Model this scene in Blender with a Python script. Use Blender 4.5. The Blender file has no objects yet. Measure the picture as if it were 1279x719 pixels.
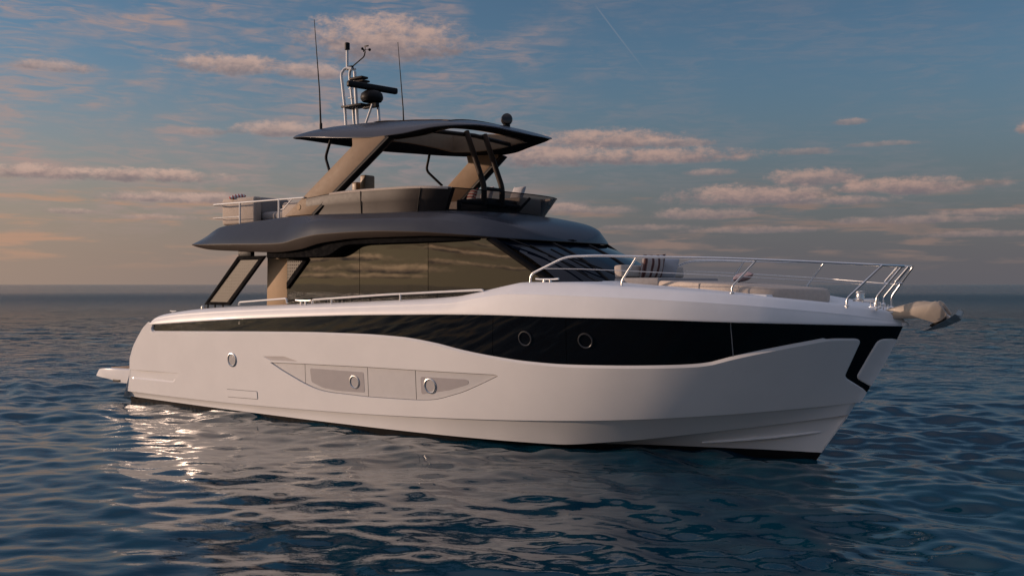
import bpy, bmesh, math, random
import numpy as np
from mathutils import Vector, Matrix
from mathutils.geometry import delaunay_2d_cdt

R = math.radians
sc = bpy.context.scene
col = sc.collection
random.seed(4)
rng = np.random.default_rng(11)

# ------------------------------------------------------------------ camera
cam = bpy.data.cameras.new('camera')
cam.lens = 34.985
cam.sensor_width = 36.0
cam.clip_start = 0.1
cam.clip_end = 60000
cam_o = bpy.data.objects.new('camera', cam)
cam_o.location = (0, 0, 2.62)
cam_o.rotation_euler = (R(90 - 0.207), 0, 0)
col.objects.link(cam_o)
sc.camera = cam_o

# ------------------------------------------------------------------ sun and exposure
SUN_AZ, SUN_EL = 173.5, 8.5            # azimuth counted from +X towards +Y
sun = bpy.data.lights.new('sun', 'SUN')
sun.energy = 3.0
sun.angle = R(0.5)
sun.color = (1.0, 0.71, 0.53)
sun_o = bpy.data.objects.new('sun', sun)
sd = Vector((math.cos(R(SUN_EL)) * math.cos(R(SUN_AZ)), math.cos(R(SUN_EL)) * math.sin(R(SUN_AZ)), math.sin(R(SUN_EL))))
sun_o.rotation_euler = sd.to_track_quat('Z', 'Y').to_euler()
sun_o.location = (-30, 5, 20)
col.objects.link(sun_o)
sc.view_settings.view_transform = 'Standard'
sc.view_settings.look = 'None'
sc.view_settings.gamma = 1
sc.view_settings.exposure = 0.0
sc.view_settings.use_curve_mapping = False


# ------------------------------------------------------------------ node expression helper
class X:
    """a socket with arithmetic"""
    nt = None

    def __init__(s, v): s.v = v

    @staticmethod
    def op(kind, *a, clamp=False):
        n = X.nt.nodes.new('ShaderNodeMath')
        n.operation = kind
        n.use_clamp = clamp
        for i, q in enumerate(a):
            q = q.v if isinstance(q, X) else q
            if isinstance(q, (int, float)):
                n.inputs[i].default_value = q
            else:
                X.nt.links.new(q, n.inputs[i])
        return X(n.outputs[0])

    def __add__(s, o): return X.op('ADD', s, o)
    __radd__ = __add__
    def __sub__(s, o): return X.op('SUBTRACT', s, o)
    def __rsub__(s, o): return X.op('SUBTRACT', o, s)
    def __mul__(s, o): return X.op('MULTIPLY', s, o)
    __rmul__ = __mul__
    def __truediv__(s, o): return X.op('DIVIDE', s, o)


def sstep(x, a, b, lo=0.0, hi=1.0):
    n = X.nt.nodes.new('ShaderNodeMapRange')
    n.interpolation_type = 'SMOOTHSTEP'
    X.nt.links.new(x.v, n.inputs['Value'])
    n.inputs['From Min'].default_value = a
    n.inputs['From Max'].default_value = b
    n.inputs['To Min'].default_value = lo
    n.inputs['To Max'].default_value = hi
    return X(n.outputs['Result'])


def combine(x, y, z):
    n = X.nt.nodes.new('ShaderNodeCombineXYZ')
    for i, q in enumerate((x, y, z)):
        if isinstance(q, X): X.nt.links.new(q.v, n.inputs[i])
        else: n.inputs[i].default_value = q
    return n.outputs[0]


def noise(vec, scale, detail=4.0, rough=0.5, dist=0.0):
    n = X.nt.nodes.new('ShaderNodeTexNoise')
    X.nt.links.new(vec, n.inputs['Vector'])
    n.inputs['Scale'].default_value = scale
    n.inputs['Detail'].default_value = detail
    n.inputs['Roughness'].default_value = rough
    n.inputs['Distortion'].default_value = dist
    return X(n.outputs[0])


def mixc(f, a, b):
    n = X.nt.nodes.new('ShaderNodeMix')
    n.data_type = 'RGBA'
    f = f.v if isinstance(f, X) else f
    if isinstance(f, (int, float)): n.inputs[0].default_value = f
    else: X.nt.links.new(f, n.inputs[0])
    for i, c in ((6, a), (7, b)):
        if isinstance(c, tuple): n.inputs[i].default_value = (*c, 1)
        else: X.nt.links.new(c, n.inputs[i])
    return n.outputs[2]


# ------------------------------------------------------------------ sky: dusk air and lit clouds (by direction, at infinity)
world = bpy.data.worlds.new('World')
sc.world = world
world.use_nodes = True
X.nt = world.node_tree
bg = X.nt.nodes['Background']
SKY = 0.10
bg.inputs['Strength'].default_value = SKY
sky = X.nt.nodes.new('ShaderNodeTexSky')
sky.sky_type = 'NISHITA'
sky.sun_disc = False
sky.sun_elevation = R(SUN_EL)
sky.sun_rotation = R(90 - SUN_AZ + 360)
sky.air_density = 1.0
sky.dust_density = 1.0
sky.ozone_density = 3.0
tc = X.nt.nodes.new('ShaderNodeTexCoord')
sep = X.nt.nodes.new('ShaderNodeSeparateXYZ')
X.nt.links.new(tc.outputs['Generated'], sep.inputs[0])
dx, dy, dz = X(sep.outputs[0]), X(sep.outputs[1]), X(sep.outputs[2])
az = X.op('ARCTAN2', dx, dy) * 57.29578          # degrees, 0 along +Y, clockwise
el = X.op('ARCSINE', dz) * 57.29578
toward = X.op('ADD', dx * sd.x, dy * sd.y)         # 1 towards the sun, -1 away from it
warm = sstep(toward, -0.2, 1.0)
# cloud sheet coordinates (a flat layer seen in perspective)
den = X.op('MAXIMUM', dz, 0.0) + 0.06
plane = combine(dx / den, dy / den, 0.0)
ang = combine(az, el * 3.2, 0.0)


def cc(c): return tuple(v / SKY for v in c)


air = sky.outputs[0]
# pinkish dusk murk towards the horizon
murk = sstep(el, 0.0, 13.5, 0.95, 0.0)
murk_c = mixc(sstep(toward, -0.15, 0.75), cc((0.120, 0.114, 0.130)), cc((0.36, 0.26, 0.205)))
murk_c = mixc(sstep(toward, 0.75, 1.0), murk_c, cc((0.95, 0.68, 0.40)))
air = mixc(murk, air, murk_c)
# thin rippled cirrus
c1 = noise(combine(az, el * 2.2, 0.0), 0.16, 4.0, 0.55, 0.4)
c2 = noise(combine(az * 0.42 + el * 0.35, el * 2.7, 0.0), 1.0, 5.0, 0.62, 0.8)
c2b = noise(combine(az * 0.16, el * 0.9 - az * 0.05, 2.0), 1.0, 5.0, 0.6, 0.5)
cir_front = sstep(az, 9.0, -4.0)
cirrus = sstep(c1, 0.34, 0.60) * (sstep(c2, 0.38, 0.66) * 0.75 + sstep(c2b, 0.42, 0.72) * 0.45) * (cir_front * 0.72 + 0.24) * sstep(el, 1.5, 5.0) * sstep(el, 26.0, 14.0)
cir_c = mixc(warm, cc((0.27, 0.225, 0.24)), cc((0.46, 0.31, 0.26)))
air = mixc(X.op('MULTIPLY', cirrus, 0.85, clamp=True), air, cir_c)
# low broken streaks near the horizon
s1 = noise(ang, 0.13, 4.0, 0.55, 0.3)
st = X.nt.nodes.new('ShaderNodeMapping')
st.inputs['Scale'].default_value = (0.10, 0.9, 1)
X.nt.links.new(combine(az, el, 0.0), st.inputs[0])
s2 = noise(st.outputs[0], 1.6, 6.0, 0.58, 0.25)
streak = sstep(s2, 0.49, 0.63) * sstep(s1, 0.30, 0.50) * sstep(el, 0.5, 2.0) * sstep(el, 6.5, 4.0)
str_c = mixc(warm, cc((0.24, 0.175, 0.155)), cc((0.58, 0.33, 0.21)))
air = mixc(streak * 0.85, air, str_c)
# warm cloud bank over the rest of the horizon (towards and behind the sun)
b1 = noise(st.outputs[0], 1.1, 6.0, 0.6, 0.4)
back = sstep(az, -36.0, -50.0) + sstep(az, 36.0, 50.0)
bank = sstep(b1, 0.50, 0.60) * back * sstep(el, 1.8, 3.5) * sstep(el, 17.0, 10.0)
air = mixc(bank * 0.85, air, mixc(sstep(toward, -0.6, 0.9), cc((0.22, 0.17, 0.165)), cc((1.3, 0.72, 0.38))))
# unseen bright sky added to fill the decks with light: pale veil overhead
fill_veil = sstep(el, 24.0, 52.0) * sstep(toward, -0.55, 0.25, 0.62, 1.0) * sstep(noise(plane, 1.6, 4.0, 0.55), 0.25, 0.55, 0.45, 0.9)
air = mixc(fill_veil, air, cc((0.50, 0.48, 0.58)))
# single clouds: azimuth, elevation, half width, half height (degrees), density
CL = [(-92.5, 1.45, 5.5, .32, 1), (-97.5, .85, 6.0, .34, 1), (-95.0, .45, 5, .2, .8), (-103.5, 2.1, 6.0, .22, 1), (-105.0, 1.35, 6.0, .20, .8), (-88.0, .8, 3.5, .3, .9), (-110.0, 2.9, 6.0, .35, .9),
      (-7.3, 13.4, 4.9, 1.65, 1.0), (-15.8, 11.85, 3.3, 0.75, 0.95), (-11.6, 11.7, 2.4, 0.55, 0.8), (-24.6, 11.2, 2.1, 0.42, 0.8),
      (-13.2, 8.5, 2.6, 0.6, 0.85), (-17.1, 8.3, 1.1, 0.32, 0.6), (-9.5, 8.6, 4.0, 0.6, 0.75),
      (-25.6, 5.75, 3.0, 0.52, 1.0), (-20.2, 5.8, 4.4, 0.52, 1.0), (-18.6, 4.65, 4.4, 0.42, 0.9), (-24.0, 3.8, 1.2, 0.24, 0.6), (-19.5, 3.6, 2.3, 0.22, 0.5),
      (5.4, 8.1, 4.6, 0.75, 1.0), (7.6, 7.15, 6.8, 0.62, 1.0), (2.0, 7.2, 4.4, 0.9, 0.95), (9.0, 7.9, 2.4, .35, .8), (11.3, 6.25, 1.5, 0.26, 0.7),
      (13.7, 4.85, 4.7, 0.75, 1.0), (16.8, 5.75, 2.6, 0.65, 0.9), (21.8, 5.15, 4.0, 0.62, 1.0), (18.2, 4.55, 3.2, 0.35, 0.8), (11.0, 3.9, 3.5, 0.42, 0.7),
      (18.8, 8.75, 1.0, 0.22, 0.6), (16.5, 7.25, 1.8, 0.26, 0.55), (20.5, 7.5, 2.0, 0.2, 0.5), (27.6, 7.9, 0.75, 0.5, 1.0),
      (3.0, 4.3, 1.6, 0.4, 0.75), (5.5, 4.2, 1.9, 0.32, 0.5), (13.5, 3.0, 4.2, 0.26, 0.55), (22.0, 3.4, 4.5, 0.3, 0.6), (25.5, 3.7, 2.5, 0.26, 0.6), (25.6, 2.6, 3.6, 0.24, 0.5), (8.0, 3.2, 3.0, 0.24, 0.5)]
n1 = noise(combine(az, el * 1.9, 0.0), 0.62, 5.0, 0.62)
n2 = noise(combine(az, el * 1.9, 3.0), 1.9, 4.0, 0.6)
n4 = noise(combine(az, el * 1.6, 9.0), 4.5, 4.0, 0.65)
wob = (n1 - 0.5) * 2.5 + (n2 - 0.5) * 1.3 + (n4 - 0.5) * 0.7
dens = None
topw = None
for (a0, e0, wa, we, dn) in CL:
    u = (az - a0) / wa
    v = (el - e0) / we
    vb = X.op('MAXIMUM', v, v * -1.7)                      # flatter underside
    f = (1.0 - (u * u + vb * vb) + wob) * 1.0
    m = sstep(f, -0.40, 0.95) * dn
    t = m * v
    if dens is None: dens, topw = m, t
    else:
        dens = X.op('MAXIMUM', dens, m)
        topw = topw + t
n3 = noise(combine(az, el * 1.7, 7.0), 1.35, 5.0, 0.62)
lit = sstep(topw + (n3 - 0.5) * 1.7, -0.55, 0.75)
cl_lit = mixc(sstep(az, 20.0, -25.0), cc((0.44, 0.295, 0.25)), cc((0.57, 0.39, 0.32)))
cl_lit = mixc(sstep(toward, 0.75, 0.97), cl_lit, cc((3.2, 1.95, 1.10)))
cl_dark = mixc(sstep(az, 20.0, -25.0), cc((0.185, 0.155, 0.170)), cc((0.225, 0.18, 0.185)))
air = mixc(X.op('MULTIPLY', dens, 0.9, clamp=True), air, mixc(lit, cl_dark, cl_lit))
# a thin contrail
ca, ce = az - 6.5, el - 13.4
along = (ca * 0.62 - ce * 0.785)
across = ca * 0.785 + ce * 0.62
ctr = sstep(X.op('ABSOLUTE', across), 0.07, 0.0) * sstep(along, -3.0, -2.2) * sstep(along, 2.6, -1.0)
air = mixc(ctr * 0.16, air, cc((0.42, 0.36, 0.36)))
X.nt.links.new(air, bg.inputs['Color'])


# ------------------------------------------------------------------ materials
def mat(name, base, rough=0.4, metal=0.0, coat=0.0, spec=0.5, ior=1.5, var=0.0, vscale=6.0, bump=0.0, bscale=40.0):
    m = bpy.data.materials.new(name)
    m.use_nodes = True
    nt = m.node_tree
    b = nt.nodes['Principled BSDF']
    b.inputs['Base Color'].default_value = (*base, 1)
    b.inputs['Roughness'].default_value = rough
    b.inputs['Metallic'].default_value = metal
    b.inputs['IOR'].default_value = ior
    b.inputs['Coat Weight'].default_value = coat
    b.inputs['Coat Roughness'].default_value = 0.09
    b.inputs['Specular IOR Level'].default_value = spec
    X.nt = nt
    tcn = nt.nodes.new('ShaderNodeTexCoord')
    if var:
        f = noise(tcn.outputs['Object'], vscale, 5.0, 0.6)
        d = tuple(c * (1 - var) for c in base)
        l = tuple(min(1, c * (1 + var)) for c in base)
        nt.links.new(mixc(sstep(f, 0.3, 0.7), d, l), b.inputs['Base Color'])
        g = noise(tcn.outputs['Object'], vscale * 2.3, 4.0, 0.6)
        nt.links.new(sstep(g, 0.3, 0.7, rough * (1 - var), rough * (1 + var)).v, b.inputs['Roughness'])
    if bump:
        h = noise(tcn.outputs['Object'], bscale, 3.0, 0.6)
        bn = nt.nodes.new('ShaderNodeBump')
        bn.inputs['Strength'].default_value = bump
        bn.inputs['Distance'].default_value = 0.01
        nt.links.new(h.v, bn.inputs['Height'])
        nt.links.new(bn.outputs[0], b.inputs['Normal'])
    return m


M = {}
M['gelcoat'] = mat('white_gelcoat', (0.84, 0.825, 0.815), 0.13, spec=0.03, var=0.02, vscale=1.2)
M['gelcoat_deck'] = mat('white_deck_gelcoat', (0.84, 0.835, 0.835), 0.45, coat=0.05, var=0.03, vscale=2.0)
M['panel'] = mat('hull_panel_gelcoat', (0.66, 0.645, 0.64), 0.35, coat=0.2, var=0.02)
M['inset'] = mat('hull_panel_inset', (0.47, 0.44, 0.44), 0.22, coat=0.3, var=0.02)
M['scoop_shade'] = mat('scoop_shade_grey', (0.54, 0.51, 0.50), 0.4, spec=0.2, var=0.03)  # white hull scoop, its shade painted in as a darker grey
M['antifoul'] = mat('black_antifouling', (0.010, 0.010, 0.011), 0.6, spec=0.06, var=0.2)
M['black'] = mat('black_plastic', (0.011, 0.010, 0.010), 0.5, spec=0.2, var=0.15)
M['matte'] = mat('matte_black_lining', (0.009, 0.009, 0.010), 0.8, spec=0.03, var=0.2)
M['seam'] = mat('dark_sealant', (0.02, 0.018, 0.018), 0.7)
M['grey'] = mat('graphite_paint', (0.045, 0.048, 0.060), 0.26, spec=0.4, var=0.03)
M['lip'] = mat('bronze_lip_paint', (0.046, 0.034, 0.027), 0.5, spec=0.12, var=0.03)
M['bronze'] = mat('bronze_paint', (0.27, 0.19, 0.125), 0.5, spec=0.10, var=0.05)
M['tan'] = mat('tan_paint', (0.46, 0.32, 0.195), 0.55, spec=0.1, var=0.03)
M['steel'] = mat('polished_steel', (0.80, 0.79, 0.78), 0.30, metal=1.0, var=0.05)
M['white_metal'] = mat('white_metal', (0.78, 0.77, 0.75), 0.35, var=0.03)
M['coaming'] = mat('taupe_coaming', (0.050, 0.042, 0.038), 0.40, coat=0.04, spec=0.15, var=0.06)
M['cushion'] = mat('beige_upholstery', (0.50, 0.43, 0.37), 0.85, spec=0.2, var=0.06, vscale=20, bump=0.25, bscale=180)
M['cushion_grey'] = mat('grey_upholstery', (0.33, 0.31, 0.30), 0.88, spec=0.2, var=0.06, vscale=20, bump=0.25, bscale=180)
M['wood'] = mat('brown_veneer', (0.30, 0.20, 0.12), 0.45, var=0.12, vscale=8)
M['deckteak'] = mat('cockpit_teak', (0.26, 0.17, 0.10), 0.7, var=0.15, vscale=10)


def glass_mat(name, base, ior, rough=0.015, wob=0.0):
    m = mat(name, base, rough, ior=ior)
    if wob:
        nt = m.node_tree
        X.nt = nt
        t = nt.nodes.new('ShaderNodeTexCoord')
        h = noise(t.outputs['Object'], 0.8, 2.0, 0.5)
        bn = nt.nodes.new('ShaderNodeBump')
        bn.inputs['Strength'].default_value = wob
        bn.inputs['Distance'].default_value = 0.05
        nt.links.new(h.v, bn.inputs['Height'])
        nt.links.new(bn.outputs[0], nt.nodes['Principled BSDF'].inputs['Normal'])
    return m


M['glass'] = glass_mat('tinted_saloon_glass', (0.009, 0.008, 0.006), 1.66, 0.012, 0.03)
M['hull_glass'] = glass_mat('black_hull_glass', (0.004, 0.004, 0.005), 1.5, 0.02, 0.04)
M['screen_glass'] = glass_mat('dark_windscreen_glass', (0.003, 0.006, 0.012), 1.22)



def clear_tint(name, tint, alpha):
    m = bpy.data.materials.new(name)
    m.use_nodes = True
    nt = m.node_tree
    b = nt.nodes['Principled BSDF']
    b.inputs['Base Color'].default_value = (0.02, 0.02, 0.022, 1)
    b.inputs['Roughness'].default_value = 0.03
    tr = nt.nodes.new('ShaderNodeBsdfTransparent')
    tr.inputs[0].default_value = (*tint, 1)
    mx = nt.nodes.new('ShaderNodeMixShader')
    mx.inputs[0].default_value = alpha
    nt.links.new(tr.outputs[0], mx.inputs[1])
    nt.links.new(b.outputs[0], mx.inputs[2])
    nt.links.new(mx.outputs[0], nt.nodes['Material Output'].inputs[0])
    return m


M['wing_glass'] = clear_tint('amber_wing_glass', (0.62, 0.54, 0.40), 0.25)
M['fly_glass'] = clear_tint('tinted_fly_windscreen', (0.60, 0.57, 0.56), 0.55)


def perforated(name, base, scale, hole):
    """metal sheet with small punched holes"""
    m = mat(name, base, 0.5, spec=0.3)
    nt = m.node_tree
    X.nt = nt
    t = nt.nodes.new('ShaderNodeTexCoord')
    v = nt.nodes.new('ShaderNodeTexVoronoi')
    v.inputs['Scale'].default_value = scale
    v.inputs['Randomness'].default_value = 0.0
    nt.links.new(t.outputs['Object'], v.inputs['Vector'])
    a = sstep(X(v.outputs['Distance']), hole, hole + 0.05)
    nt.links.new(a.v, nt.nodes['Principled BSDF'].inputs['Alpha'])
    return m


M['mesh'] = perforated('perforated_bronze', (0.085, 0.068, 0.044), 16.0, 0.24)


def striped(name, ca, cb, cd, scale, axis='X'):
    m = mat(name, ca, 0.9, spec=0.15)
    nt = m.node_tree
    X.nt = nt
    t = nt.nodes.new('ShaderNodeTexCoord')
    w = nt.nodes.new('ShaderNodeTexWave')
    w.bands_direction = axis
    w.inputs['Scale'].default_value = scale
    w.inputs['Distortion'].default_value = 0.25
    w.inputs['Detail'].default_value = 2
    nt.links.new(t.outputs['Object'], w.inputs['Vector'])
    f = X(w.outputs['Fac'])
    c = mixc(sstep(f, 0.60, 0.70), ca, cb)
    c = mixc(sstep(f, 0.92, 0.97), c, cd)
    nt.links.new(c, nt.nodes['Principled BSDF'].inputs['Base Color'])
    h = noise(t.outputs['Object'], 160, 2)
    bn = nt.nodes.new('ShaderNodeBump')
    bn.inputs['Strength'].default_value = 0.3
    bn.inputs['Distance'].default_value = 0.005
    nt.links.new(h.v, bn.inputs['Height'])
    nt.links.new(bn.outputs[0], nt.nodes['Principled BSDF'].inputs['Normal'])
    return m


M['stripe'] = striped('striped_cloth', (0.50, 0.45, 0.43), (0.20, 0.105, 0.095), (0.09, 0.05, 0.05), 2.6, 'Y')
M['stripe_red'] = striped('red_white_cloth', (0.62, 0.58, 0.56), (0.42, 0.06, 0.05), (0.3, 0.04, 0.04), 5.0)
M['mauve'] = mat('mauve_cloth', (0.36, 0.28, 0.30), 0.9, spec=0.15, bump=0.3, bscale=160)
M['gloss_black'] = mat('glossy_black_housing', (0.03, 0.024, 0.02), 0.16, coat=0.3)
M['roller'] = mat('cast_steel', (0.46, 0.40, 0.34), 0.38, metal=0.55, var=0.05)
M['galvanised'] = mat('galvanised_steel', (0.55, 0.54, 0.53), 0.38, metal=0.35, var=0.12)
M['linen'] = mat('pale_linen', (0.55, 0.55, 0.58), 0.9, spec=0.15, bump=0.3, bscale=160)


# ------------------------------------------------------------------ mesh builder
class MB:
    def __init__(s):
        s.V, s.F, s.N = [], [], []
        s.n = 0

    def add(s, verts, faces, normals=None, flat=False):
        """one smooth patch; vertices are not shared between patches, so patch borders stay crisp"""
        verts = np.asarray(verts, float)
        if flat:
            for f in faces:
                p = verts[list(f)]
                nn = np.zeros(3)
                for i in range(len(p)):
                    nn += np.cross(p[i], p[(i + 1) % len(p)])
                nn /= max(1e-12, np.linalg.norm(nn))
                s.V.append(p); s.N.append(np.tile(nn, (len(p), 1)))
                s.F.append(tuple(range(s.n, s.n + len(p)))); s.n += len(p)
            return s
        if normals is None:
            normals = np.zeros_like(verts)
            for f in faces:
                p = verts[list(f)]
                nn = np.zeros(3)
                for i in range(1, len(p) - 1):
                    nn += np.cross(p[i] - p[0], p[i + 1] - p[0])
                for i in f: normals[i] += nn
            l = np.linalg.norm(normals, axis=1, keepdims=True)
            normals = normals / np.maximum(l, 1e-12)
            ff = [tuple(f) for f in faces]
        else:
            normals = np.asarray(normals, float)
            ff = []
            for f in faces:
                p = verts[list(f)]
                nn = np.cross(p[1] - p[0], p[2] - p[0])
                ff.append(tuple(f) if np.dot(nn, normals[list(f)].sum(0)) >= 0 else tuple(reversed(f)))
        s.V.append(verts); s.N.append(np.asarray(normals))
        s.F += [tuple(i + s.n for i in f) for f in ff]
        s.n += len(verts)
        return s

    def mirror(s):
        """add the port copy of everything so far"""
        V = [v * np.array([1, -1, 1]) for v in s.V]
        N = [v * np.array([1, -1, 1]) for v in s.N]
        F = [tuple(reversed([i + s.n for i in f])) for f in s.F]
        s.V += V; s.N += N; s.F += F; s.n *= 2
        return s

    def build(s, name, m, parent=None, label=None):
        V = np.concatenate(s.V); N = np.concatenate(s.N)
        me = bpy.data.meshes.new(name)
        me.from_pydata(V.tolist(), [], s.F)
        me.polygons.foreach_set('use_smooth', [True] * len(me.polygons))
        bad = np.linalg.norm(N, axis=1) < 0.5
        N[bad] = (0, 0, 1)
        me.normals_split_custom_set_from_vertices(N.tolist())
        me.materials.append(M[m] if isinstance(m, str) else m)
        o = bpy.data.objects.new(name, me)
        col.objects.link(o)
        if parent is not None: o.parent = parent
        if label: o['label'] = label
        return o


def grid_faces(nu, nv, close_v=False):
    F = []
    for i in range(nu - 1):
        for j in range(nv - 1 + (1 if close_v else 0)):
            a, b = i * nv + j, i * nv + (j + 1) % nv
            F.append((a, b, b + nv, a + nv))
    return F


def loft(mb, secs, close=False, flip=False, caps=False):
    """secs: list of equally long point lists"""
    A = np.array(secs, float)
    nu, nv = A.shape[:2]
    F = grid_faces(nu, nv, close)
    if flip: F = [tuple(reversed(f)) for f in F]
    mb.add(A.reshape(-1, 3), F)
    if caps:
        f0 = tuple(range(nv))
        mb.add(A[0], [f0 if not flip else tuple(reversed(f0))], flat=True)
        mb.add(A[-1], [tuple(reversed(f0)) if not flip else f0], flat=True)
    return mb


def tube(mb, pts, r=0.016, seg=8, taper=None):
    P = [Vector(p) for p in pts]
    rings = []
    up = None
    for i, p in enumerate(P):
        if i == 0: t = P[1] - p
        elif i == len(P) - 1: t = p - P[i - 1]
        else: t = (P[i + 1] - p).normalized() + (p - P[i - 1]).normalized()
        t.normalize()
        if up is None:
            up = Vector((0, 0, 1)) if abs(t.z) < 0.9 else Vector((1, 0, 0))
        a = t.cross(up).normalized()
        b = a.cross(t).normalized()
        up = b
        rr = r if taper is None else r + (taper - r) * i / (len(P) - 1)
        rings.append([(p + (a * math.cos(2 * math.pi * k / seg) + b * math.sin(2 * math.pi * k / seg)) * rr)[:] for k in range(seg)])
    return loft(mb, rings, close=True, caps=True)


def arc(pts, n=6):
    """Catmull-Rom through points"""
    P = [np.array(p, float) for p in pts]
    P = [2 * P[0] - P[1]] + P + [2 * P[-1] - P[-2]]
    out = []
    for i in range(1, len(P) - 2):
        p0, p1, p2, p3 = P[i - 1:i + 3]
        for k in range(n):
            t = k / n
            out.append(0.5 * (2 * p1 + (p2 - p0) * t + (2 * p0 - 5 * p1 + 4 * p2 - p3) * t * t + (3 * p1 - p0 - 3 * p2 + p3) * t ** 3))
    out.append(P[-2])
    return out


def bend(pts, r=0.08, n=5):
    """polyline with rounded corners"""
    P = [np.array(p, float) for p in pts]
    out = [P[0]]
    for i in range(1, len(P) - 1):
        a, b, c = P[i - 1], P[i], P[i + 1]
        d1, d2 = np.linalg.norm(a - b), np.linalg.norm(c - b)
        q = min(r, d1 * .45, d2 * .45)
        s, e = b + (a - b) / d1 * q, b + (c - b) / d2 * q
        for k in range(n + 1):
            t = k / n
            out.append((1 - t) ** 2 * s + 2 * t * (1 - t) * b + t * t * e)
    out.append(P[-1])
    return out


def box(mb, c, size, bev=0.01, rot=None, seg=2):
    """bevelled box"""
    bm = bmesh.new()
    bmesh.ops.create_cube(bm, size=1)
    bmesh.ops.scale(bm, vec=size, verts=bm.verts)
    if bev: bmesh.ops.bevel(bm, geom=bm.edges[:], offset=min(bev, min(size) * .45), segments=seg, affect='EDGES', profile=0.5)
    mt = Matrix.Translation(c) @ (rot if rot is not None else Matrix.Identity(4))
    bm.transform(mt)
    return from_bm(mb, bm)


def from_bm(mb, bm, angle=35):
    """bmesh into the builder, split at sharp edges"""
    bm.normal_update()
    es = [e for e in bm.edges if len(e.link_faces) == 2 and e.calc_face_angle(0) > R(angle)]
    bmesh.ops.split_edges(bm, edges=es)
    bm.verts.index_update()
    bm.normal_update()
    mb.add([v.co[:] for v in bm.verts], [tuple(v.index for v in f.verts) for f in bm.faces], [v.normal[:] for v in bm.verts])
    bm.free()
    return mb


def prism(mb, outline, y0, y1, bev=0.01, seg=2):
    """closed outline in (x, z), extruded across y0..y1"""
    bm = bmesh.new()
    vs = [bm.verts.new((x, y0, z)) for x, z in outline]
    f = bm.faces.new(vs)
    r = bmesh.ops.extrude_face_region(bm, geom=[f])
    bmesh.ops.translate(bm, vec=(0, y1 - y0, 0), verts=[v for v in r['geom'] if isinstance(v, bmesh.types.BMVert)])
    bmesh.ops.recalc_face_normals(bm, faces=bm.faces[:])
    if bev:
        es = [e for e in bm.edges if len(e.link_faces) == 2 and e.calc_face_angle(0) > R(25)]
        bmesh.ops.bevel(bm, geom=es, offset=bev, segments=seg, affect='EDGES', profile=0.5, clamp_overlap=True)
    return from_bm(mb, bm)


def lathe(mb, prof, centre, axis=(0, 0, 1), seg=20):
    """profile of (radius, height) turned about an axis"""
    q = Vector((0, 0, 1)).rotation_difference(Vector(axis))
    c = Vector(centre)
    rings = [[(c + q @ Vector((r * math.cos(2 * math.pi * k / seg), r * math.sin(2 * math.pi * k / seg), h)))[:] for k in range(seg)] for r, h in prof]
    A = np.array(rings)
    # crisp where the profile turns sharply: one strip per straight run
    start = 0
    for i in range(1, len(prof)):
        cut = i == len(prof) - 1
        if not cut:
            a = np.array(prof[i]) - np.array(prof[i - 1]); b = np.array(prof[i + 1]) - np.array(prof[i])
            cs = np.dot(a, b) / (np.linalg.norm(a) * np.linalg.norm(b) + 1e-9)
            cut = cs < 0.75
        if cut:
            S = A[start:i + 1]
            mb.add(S.reshape(-1, 3), [tuple(reversed(f)) for f in grid_faces(len(S), seg, True)])
            start = i
    return mb


def pchip(xs, ys):
    xs = np.array(xs, float); ys = np.array(ys, float)
    h = np.diff(xs); d = np.diff(ys) / h
    m = np.zeros(len(xs))
    for i in range(1, len(xs) - 1):
        if d[i - 1] * d[i] > 0:
            w1 = 2 * h[i] + h[i - 1]; w2 = h[i] + 2 * h[i - 1]
            m[i] = (w1 + w2) / (w1 / d[i - 1] + w2 / d[i])
    m[0] = d[0]; m[-1] = d[-1]

    def f(x):
        x = np.clip(np.asarray(x, float), xs[0], xs[-1])
        i = np.clip(np.searchsorted(xs, x) - 1, 0, len(h) - 1)
        t = (x - xs[i]) / h[i]
        return (1 + 2 * t) * (1 - t) ** 2 * ys[i] + t * (1 - t) ** 2 * h[i] * m[i] + t * t * (3 - 2 * t) * ys[i + 1] + t * t * (t - 1) * h[i] * m[i + 1]
    return f


def tag(o, label, cat, group=None, kind=None):
    o['label'] = label
    o['category'] = cat
    if group: o['group'] = group
    if kind: o['kind'] = kind
    return o


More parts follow.
